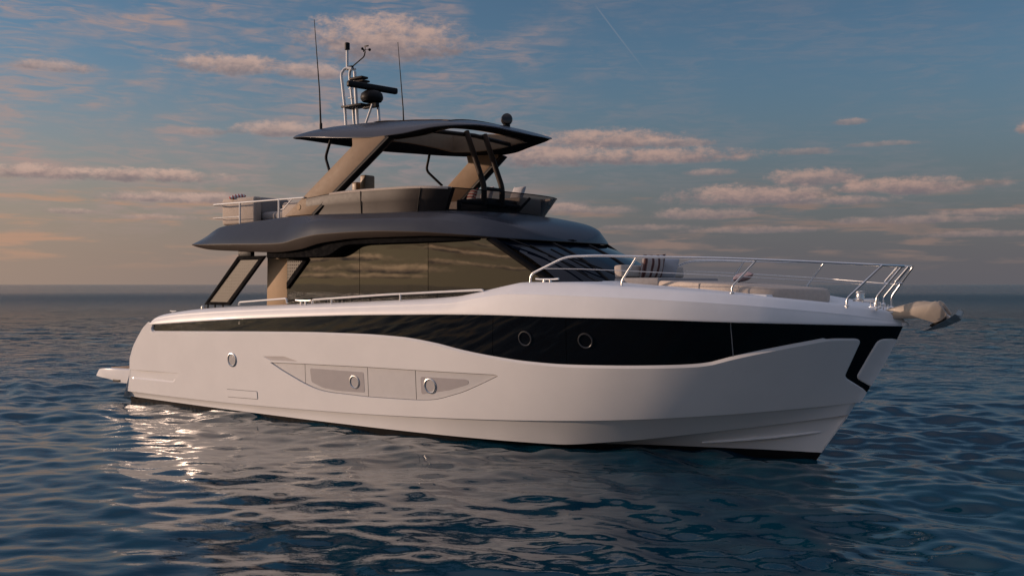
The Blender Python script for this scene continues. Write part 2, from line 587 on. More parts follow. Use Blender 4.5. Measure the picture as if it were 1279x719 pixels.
# ------------------------------------------------------------------ sea: one sheet to the horizon with real waves near by
def sea():
    # rings of growing spacing round the origin, finer where the yacht lies
    r = [2.0]
    while r[-1] < 26000:
        q = r[-1]
        r.append(q + (max(0.03, q * 0.0040) if q < 60 else q * min(0.25, 0.0040 * (q / 60) ** 1.0)))
    r = np.array(r)
    th = []
    a = -math.pi
    while a < math.pi - 1e-6:
        th.append(a)
        k = abs(a)
        a += 0.0034 if k < 0.66 else (0.012 if k < 1.0 else 0.05)
    th = np.array(th)
    RR, TT = np.meshgrid(r, th, indexing='ij')
    x = RR * np.sin(TT); y = RR * np.cos(TT)
    drr = np.gradient(r)[:, None] * np.ones_like(TT)
    spac = np.maximum(drr, RR * np.gradient(th)[None, :] * 0.8)
    z = np.zeros_like(x)
    nw = 200
    lam = np.exp(rng.uniform(math.log(0.26), math.log(4.8), nw))
    base = R(256)
    for i in range(nw):
        L = lam[i]
        spread = 0.75 if L < 2.0 else 0.5
        d = base + rng.normal(0, spread)
        k = 2 * math.pi / L
        slope = 0.0205 * (1.0 if L < 1.2 else 0.74 if L < 2.4 else 0.5)
        am = slope / k * rng.uniform(0.5, 1.5)
        w = np.clip((L / spac - 2.5) / 3.0, 0, 1)
        ph = k * (x * math.cos(d) + y * math.sin(d)) + rng.uniform(0, 6.283)
        z += am * w * (np.sin(ph) + 0.12 * np.cos(2 * ph))
    # gusts: patches of livelier and calmer water
    g = 0.75 + 0.35 * np.sin(0.21 * x + 0.13 * y + 1.0) * np.sin(0.17 * y - 0.11 * x + 2.0)
    z *= g
    nr, nt_ = x.shape
    V = np.stack([x, y, z], -1).reshape(-1, 3)
    idx = np.arange(nr * nt_).reshape(nr, nt_)
    a_ = idx[:-1, :]; b_ = idx[1:, :]
    a2 = np.roll(a_, -1, 1); b2 = np.roll(b_, -1, 1)
    F = np.stack([a_, a2, b2, b_], -1).reshape(-1, 4)[:, ::-1]
    me = bpy.data.meshes.new('sea')
    me.vertices.add(len(V)); me.vertices.foreach_set('co', V.ravel())
    me.loops.add(F.size); me.loops.foreach_set('vertex_index', F.ravel().astype(np.int32))
    me.polygons.add(len(F))
    me.polygons.foreach_set('loop_start', np.arange(0, F.size, 4, dtype=np.int32))
    me.polygons.foreach_set('loop_total', np.full(len(F), 4, dtype=np.int32))
    me.update(calc_edges=True)
    me.polygons.foreach_set('use_smooth', [True] * len(F))
    o = bpy.data.objects.new('sea', me)
    col.objects.link(o)
    o['kind'] = 'structure'
    o['label'] = 'dark blue rippled sea around the yacht'
    m = bpy.data.materials.new('sea_water')
    m.use_nodes = True
    nt = m.node_tree
    X.nt = nt
    b = nt.nodes['Principled BSDF']
    b.inputs['Base Color'].default_value = (0.002, 0.034, 0.058, 1)
    b.inputs['Roughness'].default_value = 0.012
    b.inputs['IOR'].default_value = 1.28
    b.inputs['Specular IOR Level'].default_value = 0.5
    g = nt.nodes.new('ShaderNodeNewGeometry')
    mp = nt.nodes.new('ShaderNodeMapping')
    mp.inputs['Rotation'].default_value = (0, 0, R(-22))
    mp.inputs['Scale'].default_value = (1.0, 1.7, 1.0)
    nt.links.new(g.outputs['Position'], mp.inputs[0])
    h1 = noise(mp.outputs[0], 1.3, 5.0, 0.55, 0.3)
    h2 = noise(mp.outputs[0], 6.5, 3.0, 0.5)
    h3 = noise(mp.outputs[0], 0.22, 3.0, 0.5)
    cd = nt.nodes.new('ShaderNodeVectorMath')
    cd.operation = 'LENGTH'
    nt.links.new(g.outputs['Position'], cd.inputs[0])
    far = sstep(X(cd.outputs['Value']), 18.0, 90.0)
    calm = sstep(X(cd.outputs['Value']), 200.0, 380.0, 1.0, 0.34)
    nt.links.new((sstep(X(cd.outputs['Value']), 25.0, 200.0, 0.0, 0.26) * calm + 0.012).v, b.inputs['Roughness'])
    hh = h1 * (far * calm * 1.1 + 0.006) + h2 * 0.0022 + h3 * (far * calm)
    bn = nt.nodes.new('ShaderNodeBump')
    bn.inputs['Strength'].default_value = 1.0
    bn.inputs['Distance'].default_value = 1.0
    nt.links.new(hh.v, bn.inputs['Height'])
    nt.links.new(bn.outputs[0], b.inputs['Normal'])
    me.materials.append(m)
    return o


sea()

# ------------------------------------------------------------------ the yacht
OX, OY, PHI = -7.49236, 24.42867, 38.0
yacht = bpy.data.objects.new('motor_yacht', None)
yacht.location = (OX, OY, 0)
yacht.rotation_euler = (0, 0, R(-PHI))
col.objects.link(yacht)
tag(yacht, 'large white motor yacht with black window band, dark hardtop and flybridge', 'yacht')

# hull lines, boat axes: x forward from the stern, y to port, z up from the water
S = [0, .13, .25, .4, .52, .62, .7, .77, .83, .89, .94, .975, 1]
f_bs = pchip(S, [2.27, 2.35, 2.40, 2.44, 2.455, 2.44, 2.385, 2.25, 2.01, 1.58, 1.05, .51, 0])
f_bk = pchip(S, [2.18, 2.23, 2.26, 2.28, 2.265, 2.22, 2.11, 1.91, 1.61, 1.15, .67, .29, 0])
f_bc = pchip(S, [2.08, 2.15, 2.19, 2.2, 2.17, 2.08, 1.92, 1.66, 1.33, .9, .5, .21, 0])
f_bw = pchip(S, [2.04, 2.1, 2.14, 2.14, 2.08, 1.96, 1.72, 1.4, 1.02, .62, .3, .11, 0])


def xstem(z):
    z = np.asarray(z, float)
    return 15.33 + .83 * z - .10 * z * z


z_s = pchip([0.0, 1.3, 5.3, 8.6, 11, 12.35, 13.5, 14.7, 15.5, 16.37, 16.6], [1.66, 1.743, 1.97, 2.095, 2.137, 2.124, 2.115, 2.085, 2.066, 2.036, 2.026])
z_k = pchip([0, 3, 7.4, 10.5, 12.7, 14.25, 15.26, 15.95], [.195, .207, .294, .417, .539, .673, .791, .887])
z_c = pchip([0, 4, 11.7, 12.55, 14.14, 15.2, 15.83], [.069, .068, .072, .153, .397, .58, .70])


def bs(x, z): return f_bs(np.clip(x / xstem(z), 0, 1))
def bk(x, z): return f_bk(np.clip(x / xstem(z), 0, 1))
def bc(x, z): return f_bc(np.clip(x / xstem(z), 0, 1))
def bw(x, z): return f_bw(np.clip(x / xstem(z), 0, 1))


def H(x, z):
    """half breadth of the topsides"""
    x = np.asarray(x, float); z = np.asarray(z, float)
    zk, zs = z_k(x), z_s(x)
    t = (z - zk) / (zs - zk)
    t = t + 0.10 * np.sin(np.pi * np.clip(t, 0, 1)) * (1 - np.clip(x / 14.0, 0, 1) * 1.4)
    return bk(x, z) * (1 - t) + bs(x, z) * t


def hull_n(x, z):
    e = 0.02
    hx = (H(x + e * 0.0, z) - H(x - e, z)) / e
    hz = (H(x, z + e) - H(x, z - e)) / (2 * e)
    n = np.stack([-hx, -np.ones_like(hx), -hz], -1)
    return n / np.linalg.norm(n, axis=-1, keepdims=True)


def hull_p(x, z, d=0.0):
    """point of the starboard topsides, d metres inside the skin"""
    x = np.asarray(x, float); z = np.asarray(z, float)
    x = np.minimum(x, xstem(z))
    n = hull_n(x, z)
    p = np.stack([x, -H(x, z), z], -1) - n * np.asarray(d)[..., None] if np.ndim(d) else np.stack([x, -H(x, z), z], -1) - n * d
    p[..., 1] = np.minimum(p[..., 1], -0.0005)
    return p, n


def pip(pts, poly):
    x, y = pts[:, 0], pts[:, 1]
    ins = np.zeros(len(pts), bool)
    n = len(poly)
    for i in range(n):
        x1, y1 = poly[i]; x2, y2 = poly[(i + 1) % n]
        if y1 == y2: continue
        c = ((y1 > y) != (y2 > y)) & (x < (x2 - x1) * (y - y1) / (y2 - y1) + x1)
        ins ^= c
    return ins


def dense(poly, step, closed=True):
    out = []
    n = len(poly)
    for i in range(n if closed else n - 1):
        a = np.array(poly[i], float); b = np.array(poly[(i + 1) % n], float)
        k = max(1, int(math.ceil(np.linalg.norm(b - a) / step)))
        for j in range(k): out.append(a + (b - a) * j / k)
    if not closed: out.append(np.array(poly[-1], float))
    return np.array(out)


def round_poly(poly, rad, n=5):
    """round the corners of a closed polygon (rad: one number or one per corner)"""
    out = []
    N = len(poly)
    for i in range(N):
        a, b, c = np.array(poly[i - 1], float), np.array(poly[i], float), np.array(poly[(i + 1) % N], float)
        rr = rad[i] if hasattr(rad, '__len__') else rad
        d1, d2 = np.linalg.norm(a - b), np.linalg.norm(c - b)
        q = min(rr, d1 * .48, d2 * .48)
        if q < 1e-4:
            out.append(b); continue
        s, e = b + (a - b) / d1 * q, b + (c - b) / d2 * q
        for k in range(n + 1):
            t = k / n
            out.append((1 - t) ** 2 * s + 2 * t * (1 - t) * b + t * t * e)
    return np.array(out)


def inset_poly(poly, dist):
    """move each vertex inwards (dist: one number or one per vertex)"""
    P = np.array(poly)
    A = np.roll(P, 1, 0); B = np.roll(P, -1, 0)
    t = B - A
    t /= np.maximum(np.linalg.norm(t, axis=1, keepdims=True), 1e-9)
    area = 0.5 * np.sum(P[:, 0] * B[:, 1] - B[:, 0] * P[:, 1])
    nrm = np.stack([-t[:, 1], t[:, 0]], 1) * (1 if area > 0 else -1)
    return P + nrm * (np.asarray(dist)[:, None] if np.ndim(dist) else dist)


def cdt(outer, holes=(), clip=(), step=0.12, zstep=None):
    """triangles of outer minus holes, within every clip polygon; returns 2-D points and faces"""
    pts, edges = [], []
    for p in [outer, *holes, *clip]:
        b = len(pts)
        pts += [tuple(q) for q in p]
        edges += [(b + i, b + (i + 1) % len(p)) for i in range(len(p))]
    o = np.array(outer)
    allb = np.array(pts)
    lo, hi = o.min(0), o.max(0)
    zs = zstep or step
    gx = np.arange(lo[0] + step / 2, hi[0], step); gz = np.arange(lo[1] + zs / 2, hi[1], zs)
    G = np.stack(np.meshgrid(gx, gz), -1).reshape(-1, 2)
    if len(G):
        d = np.full(len(G), 9.0)
        for i in range(0, len(allb), 500):
            q = allb[i:i + 500]
            d = np.minimum(d, np.sqrt(((G[:, None] - q[None]) ** 2).sum(-1)).min(1))
        G = G[(d > 0.35 * min(step, zs)) & pip(G, o)]
    pts += [tuple(q) for q in G]
    r = delaunay_2d_cdt([Vector(p) for p in pts], edges, [], 0, 1e-5)
    v = np.array([tuple(q) for q in r[0]]); f = np.array([t for t in r[2]])
    c = v[f].mean(1)
    keep = pip(c, o)
    for h in holes: keep &= ~pip(c, np.array(h))
    for h in clip: keep &= pip(c, np.array(h))
    f = f[keep]
    u, inv = np.unique(f.ravel(), return_inverse=True)
    return v[u], inv.reshape(-1, 3)


def hull_patch(mb, outer, holes=(), clip=(), d=0.0, step=0.12, zstep=None):
    v, f = cdt(outer, holes, clip, step, zstep)
    dd = d(v[:, 0], v[:, 1]) if callable(d) else d
    p, n = hull_p(v[:, 0], v[:, 1], dd)
    mb.add(p, [tuple(t) for t in f], n)
    return mb


def wall(mb, pa, pb, da, db, domain_ok=None):
    """strip between two matched closed outlines at two depths"""
    n = len(pa)
    A, _ = hull_p(pa[:, 0], pa[:, 1], da)
    B, _ = hull_p(pb[:, 0], pb[:, 1], db)
    F = []
    for i in range(n):
        j = (i + 1) % n
        if domain_ok is not None and not (domain_ok[i] or domain_ok[j]): continue
        F.append((i, j, n + j, n + i))
    mb.add(np.concatenate([A, B]), F)
    return mb


# --- outlines of the topsides
stem_z = np.linspace(0.887, 2.03, 26)
stem = [(float(xstem(z)), float(z)) for z in stem_z]
kx = np.concatenate([np.arange(0.06, 15.0, 0.12), np.arange(15.0, 15.93, 0.04)])
kn = [(float(x), float(z_k(x))) for x in kx]
sx = np.concatenate([np.arange(16.55, 15.0, -0.04), np.arange(15.0, 1.30, -0.12)])
sh = [(float(x), float(z_s(x)) + 0.02) for x in sx]
stern = [(1.18, 1.80), (1.0, 1.70), (0.86, 1.60), (0.51, 1.27), (0.36, 1.05), (0.30, 0.94), (0.26, 0.70), (0.22, 0.54)]
stern = [tuple(p) for p in arc([(p[0], p[1]) for p in stern], 3)]
DOM = np.array(kn + stem + sh + stern)

bot = [(1.30, 1.567), (3.17, 1.615), (5.32, 1.673), (6.96, 1.706), (8.0, 1.711), (8.96, 1.688), (9.67, 1.618), (10.33, 1.51), (10.88, 1.44), (11.54, 1.379),
       (12.22, 1.354), (12.98, 1.363), (13.89, 1.396), (14.14, 1.416), (14.32, 1.444), (14.47, 1.488), (14.62, 1.534), (14.96, 1.622), (15.46, 1.742), (15.62, 1.778)]
f_bot = pchip([p[0] for p in bot], [p[1] for p in bot])
lower = [(float(x), float(f_bot(x))) for x in np.arange(1.38, 15.60, 0.08)]
leg = round_poly([(15.62, 1.778), (15.80, 1.822), (16.14, 1.826), (15.855, 1.265), (16.09, 1.042), (16.6, 0.60), (16.6, 0.80), (16.14, 1.150), (16.01, 1.258), (16.335, 1.822),
                  (16.53, 1.829), (16.9, 1.84), (16.9, 2.03)], [0.0, 0.16, 0.07, 0.06, 0, 0, 0, 0, 0.05, 0.07, 0, 0, 0], 5)
upper = [(float(x), float(z_s(x)) - 0.006) for x in np.concatenate([[16.60], np.arange(16.5, 1.36, -0.1)])]
BAND = np.array(lower + [tuple(p) for p in leg[1:]] + upper + [(1.33, 1.735), (1.27, 1.66), (1.29, 1.60)])
BAND = dense(BAND, 0.07)
inside = BAND[:, 0] < xstem(BAND[:, 1]) - 0.003
# bevelled lower edge of the recess, square upper edge
ztop = z_s(BAND[:, 0]) - 0.02
dist = np.where(BAND[:, 1] > ztop, 0.004, 0.032)
dist = np.where(inside, dist, 0.0)
dist = np.where(inside & (BAND[:, 0] > 15.78) & (BAND[:, 1] < ztop), 0.014, dist)
BAND_IN = inset_poly(BAND, dist)


def rec(x, z, d=0.036): return 0.005 + (d - 0.005) * np.clip((xstem(z) - x) / 0.6, 0, 1)

PANEL = round_poly([(5.41, 1.115), (6.42, 1.137), (8.09, 1.163), (9.22, 1.168), (10.93, 1.178), (10.99, 1.155), (10.60, .985), (10.25, .843), (9.64, .669), (9.20, .640), (8.07, .618), (7.03, .635), (6.70, .675), (6.38, .758), (5.72, .985)],
                   [.02, .0, 0, 0, .04, .03, .1, .12, .2, .1, .1, .2, .2, .2, .1], 5)
PANEL = dense(PANEL, 0.07)
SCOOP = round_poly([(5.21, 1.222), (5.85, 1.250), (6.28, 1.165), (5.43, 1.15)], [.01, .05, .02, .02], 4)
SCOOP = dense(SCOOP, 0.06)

QUART = dense(round_poly([(0.30, .698), (2.27, .728), (2.03, .512), (0.27, .50)], [.01, .05, .06, .01], 4), 0.06)
qd = lambda x, z: 0.034 * np.clip((2.35 - x) / 1.2, 0.35, 1) * np.clip((x - .25) / .5, .06, 1)
Q_IN = inset_poly(QUART, np.where(QUART[:, 1] < .56, .030, .006))
hull_b = MB()
hull_patch(hull_b, DOM, holes=[BAND, PANEL, SCOOP, QUART], step=0.11, zstep=0.11)
wall(hull_b, BAND, BAND_IN, 0.0, rec(BAND_IN[:, 0], BAND_IN[:, 1], .035), inside)
wall(hull_b, QUART, Q_IN, 0.0, qd(Q_IN[:, 0], Q_IN[:, 1]))
hull_patch(hull_b, Q_IN, d=qd, step=0.12)
wall(hull_b, PANEL, inset_poly(PANEL, 0.004), 0.0, 0.026)
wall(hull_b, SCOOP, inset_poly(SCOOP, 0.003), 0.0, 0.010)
# --- below the knuckle
sg = np.linspace(0, 1, 150)
sg = 1 - (1 - sg) ** 1.25
K, C, Wl = [], [], []
for s_ in sg:
    xk = 0.06 + (15.93 - 0.06) * s_; zk = float(z_k(xk)); K.append((xk, -float(bk(xk, zk)), zk))
    xc = 0.0 + (15.82 - 0.0) * s_; zc_ = float(z_c(xc)); C.append((xc, -float(bc(xc, zc_)), zc_))
K, C = np.array(K), np.array(C)
xW = 15.41 * sg
zW = np.minimum(0.06 + 0.035 * np.clip((xW - 11.5) / 1.5, 0, 1), z_c(xW) - 0.012)
W = np.stack([xW, -np.minimum(bw(xW, zW), np.maximum(0, bc(xW, zW) - 0.03)), zW], -1)
K[-1, 1] = C[-1, 1] = W[-1, 1] = 0
K[:, 1] = np.where(K[:, 1] < 0, K[:, 1] + 0.032 * np.clip(K[:, 1] / -0.3, 0, 1), 0)   # knuckle step
rows = []
K0 = K.copy(); K0[:, 1] = -bk(K[:, 0], K[:, 2]); K0[-1, 1] = 0
loft(hull_b, np.stack([K0, K], 1), flip=True)                       # the little step under the knuckle
loft(hull_b, np.stack([K * (1 - t) + C * t + np.array([0, 0.012 * math.sin(math.pi * t), 0]) * np.clip(-K[:, 1:2] / .5, 0, 1) for t in np.linspace(0, 1, 6)], 1), flip=True)
C1 = C.copy(); C1[:, 1] = np.minimum(C[:, 1] + 0.075, 0); C1[:, 2] -= 0.006
loft(hull_b, np.stack([C, C1], 1), flip=True)                       # flat under the chine
loft(hull_b, np.stack([C1 * (1 - t) + W * t for t in np.linspace(0, 1, 5)], 1), flip=True)
# spray rail on the forefoot
ra = []
for k in range(26):
    q = k / 25
    i = int(round(np.interp(14.05 + 1.55 * q, C1[:, 0], np.arange(len(C1)))))
    tt = 0.72 - 0.30 * q
    p = C1[i] * (1 - tt) + W[i] * tt
    w_ = 0.05 * math.sin(math.pi * min(1, 0.06 + q * 0.94)) ** 0.6
    ra.append([p + (0, 0.01, 0.035), p + (w_ * .35, -w_, 0.012), p + (w_ * .3, -w_ * .8, -0.012), p + (0, 0.01, -0.02)])
loft(hull_b, ra, flip=True)
hull_b.mirror()
# transom between the two quarters
tr = [(0.06, float(z_k(0.06))), (0.22, 0.54), (0.30, 0.94), (0.51, 1.27), (0.86, 1.60), (1.18, 1.80)]
loft(hull_b, [[(x, y, z) for x, z in [(0.0, 0.06)] + tr] for y in [-float(H(0.3, 0.6)), -2.1, 0, 2.1, float(H(0.3, 0.6))]], flip=True)
hull = hull_b.build('hull', 'gelcoat', yacht)

# --- boot stripe and bottom
bt = MB()
kl = W.copy(); kl[:, 1] = 0; kl[:, 2] = -0.9; kl[:, 0] = np.minimum(kl[:, 0], 14.2)
W2 = W.copy(); W2[:, 1] *= 0.985; W2[:, 2] = -0.3; W2[:, 0] -= 0.25 * (W[:, 0] / 15.4) ** 6
loft(bt, np.stack([W, W * .5 + W2 * .5, W2, kl], 1), flip=True)
bt.mirror()
bt.build('boot_stripe', 'antifoul', hull)

# --- hull window panes, their dark backing and the portholes in them
bk_ = MB()
hull_patch(bk_, inset_poly(BAND_IN, 0.0), clip=[DOM], d=lambda x, z: rec(x, z) + .008 + .016 * np.clip((xstem(z) - x) / 0.6, 0, 1), step=0.16)
bk_.mirror().build('window_backing', 'seam', hull)
cuts = [0.9, 10.99, 12.33, 14.71, 17.3]
for a, b in zip(cuts[:-1], cuts[1:]):
    g_ = MB()
    rect = dense([(a + .004 - .19, 0.8), (b - .004 - .19, 0.8), (b - .004 + .01, 2.2), (a + .004 + .01, 2.2)], 0.1)
    hull_patch(g_, BAND_IN, clip=[DOM, rect], d=rec, step=0.10)
    for sgn in (1, -1):
        h_ = MB(); h_.V = [v * (1, sgn, 1) for v in g_.V]; h_.N = [v * (1, sgn, 1) for v in g_.N]
        h_.F = [f if sgn == 1 else tuple(reversed(f)) for f in g_.F]; h_.n = g_.n
        h_.build('hull_window', 'hull_glass', hull)


def side_pt(x, z, d, sgn):
    p, n = hull_p(np.array([x]), np.array([z]), d)
    p, n = p[0] * (1, sgn, 1), n[0] * (1, sgn, 1)
    return Vector(p), Vector(n)


def porthole(x, z, r, ring, glass, d, sgn):
    p, n = side_pt(x, z, d, sgn)
    o = lathe(MB(), [(r * .80, 0.002), (r * .80, 0.014), (r * .86, 0.020), (r * .95, 0.018), (r, 0.010), (r, -0.012)], p, n, 28).build('porthole', ring, hull)
    lathe(MB(), [(0.001, 0.005), (r * .4, 0.005), (r * .805, 0.005)], p, n, 28).build('glass', glass, o)
    return o


M['ring_dark'] = mat('dark_ring', (0.09, 0.09, 0.095), 0.3, metal=0.6)
M['ph_glass'] = glass_mat('porthole_glass', (0.5, 0.48, 0.47), 1.5, 0.1)
for sgn in (1, -1):
    porthole(4.20, 1.109, 0.145, 'steel', 'ph_glass', 0.0, sgn)
    porthole(7.73, 0.871, 0.125, 'steel', 'ph_glass', 0.022, sgn)
    porthole(9.54, 0.910, 0.135, 'steel', 'ph_glass', 0.022, sgn)
    porthole(11.56, 1.771, 0.125, 'ring_dark', 'hull_glass', 0.034, sgn)
    porthole(12.60, 1.764, 0.125, 'ring_dark', 'hull_glass', 0.034, sgn)
    # thin bright seam of the foremost pane
    t_ = MB()
    zz = np.linspace(1.56, 2.07, 12)
    a_, n_ = hull_p(14.702 - .143 * (2.1 - zz), zz, 0.030)
    b_, _ = hull_p(14.712 - .143 * (2.1 - zz), zz, 0.030)
    loft(t_, np.stack([a_, b_], 1) * (1, sgn, 1), flip=sgn < 0)
    t_.build('window_seam', 'inset', hull)
    # side panels in their recess
    bkg = MB()
    hull_patch(bkg, inset_poly(PANEL, 0.0), d=0.034, step=0.15)
    if sgn < 0: bkg.V = [v * (1, -1, 1) for v in bkg.V]; bkg.N = [v * (1, -1, 1) for v in bkg.N]; bkg.F = [tuple(reversed(f)) for f in bkg.F]
    bkg.build('panel_backing', 'seam', hull)
    inner = inset_poly(PANEL, 0.013)
    sm = [5.0, 6.42, 8.09, 9.235, 11.4]
    for a, b in zip(sm[:-1], sm[1:]):
        q = MB()
        rect = dense([(a - .04, 0.4), (b - .052, 0.4), (b + .008, 1.4), (a + .02, 1.4)], 0.1)
        hull_patch(q, inner, clip=[rect], d=0.022, step=0.12)
        if sgn < 0: q.V = [v * (1, -1, 1) for v in q.V]; q.N = [v * (1, -1, 1) for v in q.N]; q.F = [tuple(reversed(f)) for f in q.F]
        q.build('side_panel', 'panel', hull)
    for poly in ([(6.55, 1.055), (7.98, 1.058), (7.97, .695), (7.25, .682), (6.88, .71), (6.57, .80)], [(9.34, 1.055), (10.32, 1.062), (10.38, 1.035), (10.36, .985), (9.95, .865), (9.33, .755)]):
        q = MB()
        pl = dense(round_poly(poly, .04, 4), 0.07)
        hull_patch(q, inset_poly(pl, 0.0), d=0.019, step=0.12)
        wall(q, pl, inset_poly(pl, -0.003), 0.019, 0.023)
        if sgn < 0: q.V = [v * (1, -1, 1) for v in q.V]; q.N = [v * (1, -1, 1) for v in q.N]; q.F = [tuple(reversed(f)) for f in q.F]
        q.build('panel_inset', 'inset', hull)
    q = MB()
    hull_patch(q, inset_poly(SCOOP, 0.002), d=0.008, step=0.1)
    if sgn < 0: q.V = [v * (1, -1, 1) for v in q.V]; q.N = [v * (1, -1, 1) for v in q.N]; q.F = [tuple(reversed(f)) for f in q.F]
    q.build('scoop_shade_patch', 'scoop_shade', hull)  # near-flush scoop floor; the shade is put into its colour
    # small flush hatch low on the quarter
    q = MB()
    pl = dense(round_poly([(3.96, .493), (4.94, .510), (4.94, .368), (3.96, .347)], .02, 3), 0.06)
    hull_patch(q, inset_poly(pl, -0.010), d=-0.002, step=0.1)
    if sgn < 0: q.V = [v * (1, -1, 1) for v in q.V]; q.N = [v * (1, -1, 1) for v in q.N]; q.F = [tuple(reversed(f)) for f in q.F]
    hs = q.build('hatch_gasket', 'seam', hull)
    q = MB()
    hull_patch(q, inset_poly(pl, 0.0), d=-0.010, step=0.1)
    wall(q, pl, inset_poly(pl, -0.002), -0.010, 0.0)
    if sgn < 0: q.V = [v * (1, -1, 1) for v in q.V]; q.N = [v * (1, -1, 1) for v in q.N]; q.F = [tuple(reversed(f)) for f in q.F]
    q.build('hatch', 'gelcoat', hull)

# ------------------------------------------------------------------ bathing platform
pl = MB()
prism(pl, round_poly([(-1.46, .45), (-1.32, .615), (-1.2, .635), (0.25, .675), (0.25, .35), (-.42, .345), (-.85, .40), (-1.32, .43)], [.03, .04, .05, 0, 0, .05, .05, .04], 4), -2.06, 2.06, 0.03)
plat = pl.build('bathing_platform', 'gelcoat', yacht)
for y in (-2.066, 2.066):
    q = MB(); box(q, (-.55, y, .385), (.30, .02, .05), .008); q.build('step_recess', 'black', plat)
q = MB(); box(q, (-.5, 0, .668), (1.3, 3.7, .02), .006, Matrix.Rotation(R(-1.6), 4, 'Y')); q.build('teak_pad', 'deckteak', plat)

# ------------------------------------------------------------------ deck moulding: lip, bulwark, side and fore decks
z_cr = pchip([1.2, 1.5, 3.2, 5.3, 8.6, 10.1, 10.75, 11.37, 13.0, 14.57, 15.53, 16.06, 16.6], [1.80, 1.88, 2.03, 2.13, 2.25, 2.31, 2.41, 2.47, 2.43, 2.347, 2.26, 2.192, 2.086])
z_tp = pchip([1.2, 1.34, 1.63, 3.17, 5.32, 8.62, 10.08, 10.42, 10.75, 11.06, 11.37, 12.2, 13.0, 14.62, 15.3, 16.07, 16.4, 16.62], [1.82, 1.93, 1.98, 2.123, 2.217, 2.343, 2.423, 2.477, 2.543, 2.607, 2.655, 2.652, 2.600, 2.490, 2.42, 2.318, 2.25, 2.10])
y_in = pchip([1.2, 9.8, 10.6, 11.3, 13, 14.62, 15.3, 16.07, 16.4, 16.62], [.22, .24, .30, .38, .36, .27, .26, .22, .14, 0.0])       # how far the top edge lies inboard
z_in = pchip([1.2, 9.6, 10.3, 11.0, 12.2, 13, 14.6, 15.5, 16.2, 16.62], [1.75, 1.80, 2.15, 2.66, 2.668, 2.625, 2.50, 2.34, 2.27, 2.08])
dk = MB()
xs = np.concatenate([np.linspace(1.22, 1.7, 10), np.arange(1.8, 15.0, 0.12), np.linspace(15.05, 16.615, 45)])
g1, g2, g3, g4 = [], [], [], []
for x in xs:
    zs = float(z_s(x)); zc_ = float(z_cr(x)); zt = float(z_tp(x)); zi = float(z_in(x))
    xr = min(x, float(xstem(zs)) - 1e-4) 
    b = max(float(f_bs(np.clip(x / 16.62, 0, 1))), 0.0)
    if x < 1.7: b = float(bs(x, 1.8)) - 0.03 * ((1.7 - x) / .5) ** 2
    k = min(1, b / 0.25)
    lip = b + 0.03 * k
    yc = max(b - 0.015 * k, 0); yt = max(b - float(y_in(x)) * k, 0); yi = max(min(yt - .03 * k, yt), 0)
    ydeck = yi - 0.03 if x < 10.6 else yi * .97
    g1.append([(x, -max(b - .05 * k, 0), zs - .002), (x, -lip, zs - .002)])
    g2.append([(x, -lip, zs), (x, -(lip + .004 * k), zs + .018), (x, -lip, zs + .034), (x, -(lip * .5 + yc * .5) - .012 * k, zs * .5 + zc_ * .5 + .01), (x, -yc - .006 * k, zc_ - .03), (x, -yc, zc_)])
    m1 = 0.30
    g3.append([(x, -yc, zc_), (x, -(yc - .02 * k), zc_ + min(.035, (zt - zc_) * .35) * (1 if x < 9.5 else max(.15, 1 - (x - 9.5) / 1.5))), (x, -(yc + (yt - yc) * .45), zc_ + (zt - zc_) * .72), (x, -(yc + (yt - yc) * .85), zc_ + (zt - zc_) * .97), (x, -yt, zt), (x, -yi, zt - .004 if x < 10.8 else zt + (zi - zt) * .1)])
    zz = zi
    g4.append([(x, -yi, zt - .004 if x < 10.8 else zt + (zi - zt) * .1), (x, -ydeck, zz if x < 10.6 else zt + (zi - zt) * .2), (x, -ydeck * .66, zt + (zi - zt) * .7 if x > 10.9 else zi), (x, -ydeck * .33, zi), (x, 0, zi)])
loft(dk, g1, flip=False)
loft(dk, g2, flip=False)
loft(dk, g3, flip=False)
loft(dk, g4, flip=False)
dk.mirror()
# aft ends
e = np.array([g2[0][0], *g2[0][1:], *g3[0][1:]])
f = np.concatenate([e, [(1.22, -1.9, 1.75)]])
for s_ in (1, -1):
    dk.add(f * (1, s_, 1), [tuple(range(len(f))) if s_ < 0 else tuple(reversed(range(len(f))))], flat=True)
deck = dk.build('deck', 'gelcoat_deck', yacht)
# bow cap over the stem, a little rub strip
q = MB(); lathe(q, [(0.05, -.02), (0.055, 0.0), (0.05, .03), (0.02, .045), (.001, .046)], (16.62, 0, 2.045), (0, 0, 1), 16); q.build('stem_cap', 'gelcoat', deck)

def wf(x): return x if x < 8.5 else 8.5 + (x - 8.5) * (2.4 / 3.08)


def wpchip(a, b): return pchip([wf(v) for v in a], b)


bf = pchip([2.0, 2.15, 2.5, 3.1, 4, 6, 8, 9, 9.6, 10, 10.25, 10.45, 10.62, 10.76, 10.85, 10.90], [1.74, 1.88, 2.04, 2.14, 2.21, 2.25, 2.23, 2.19, 2.13, 2.05, 1.96, 1.82, 1.58, 1.2, .72, 0])

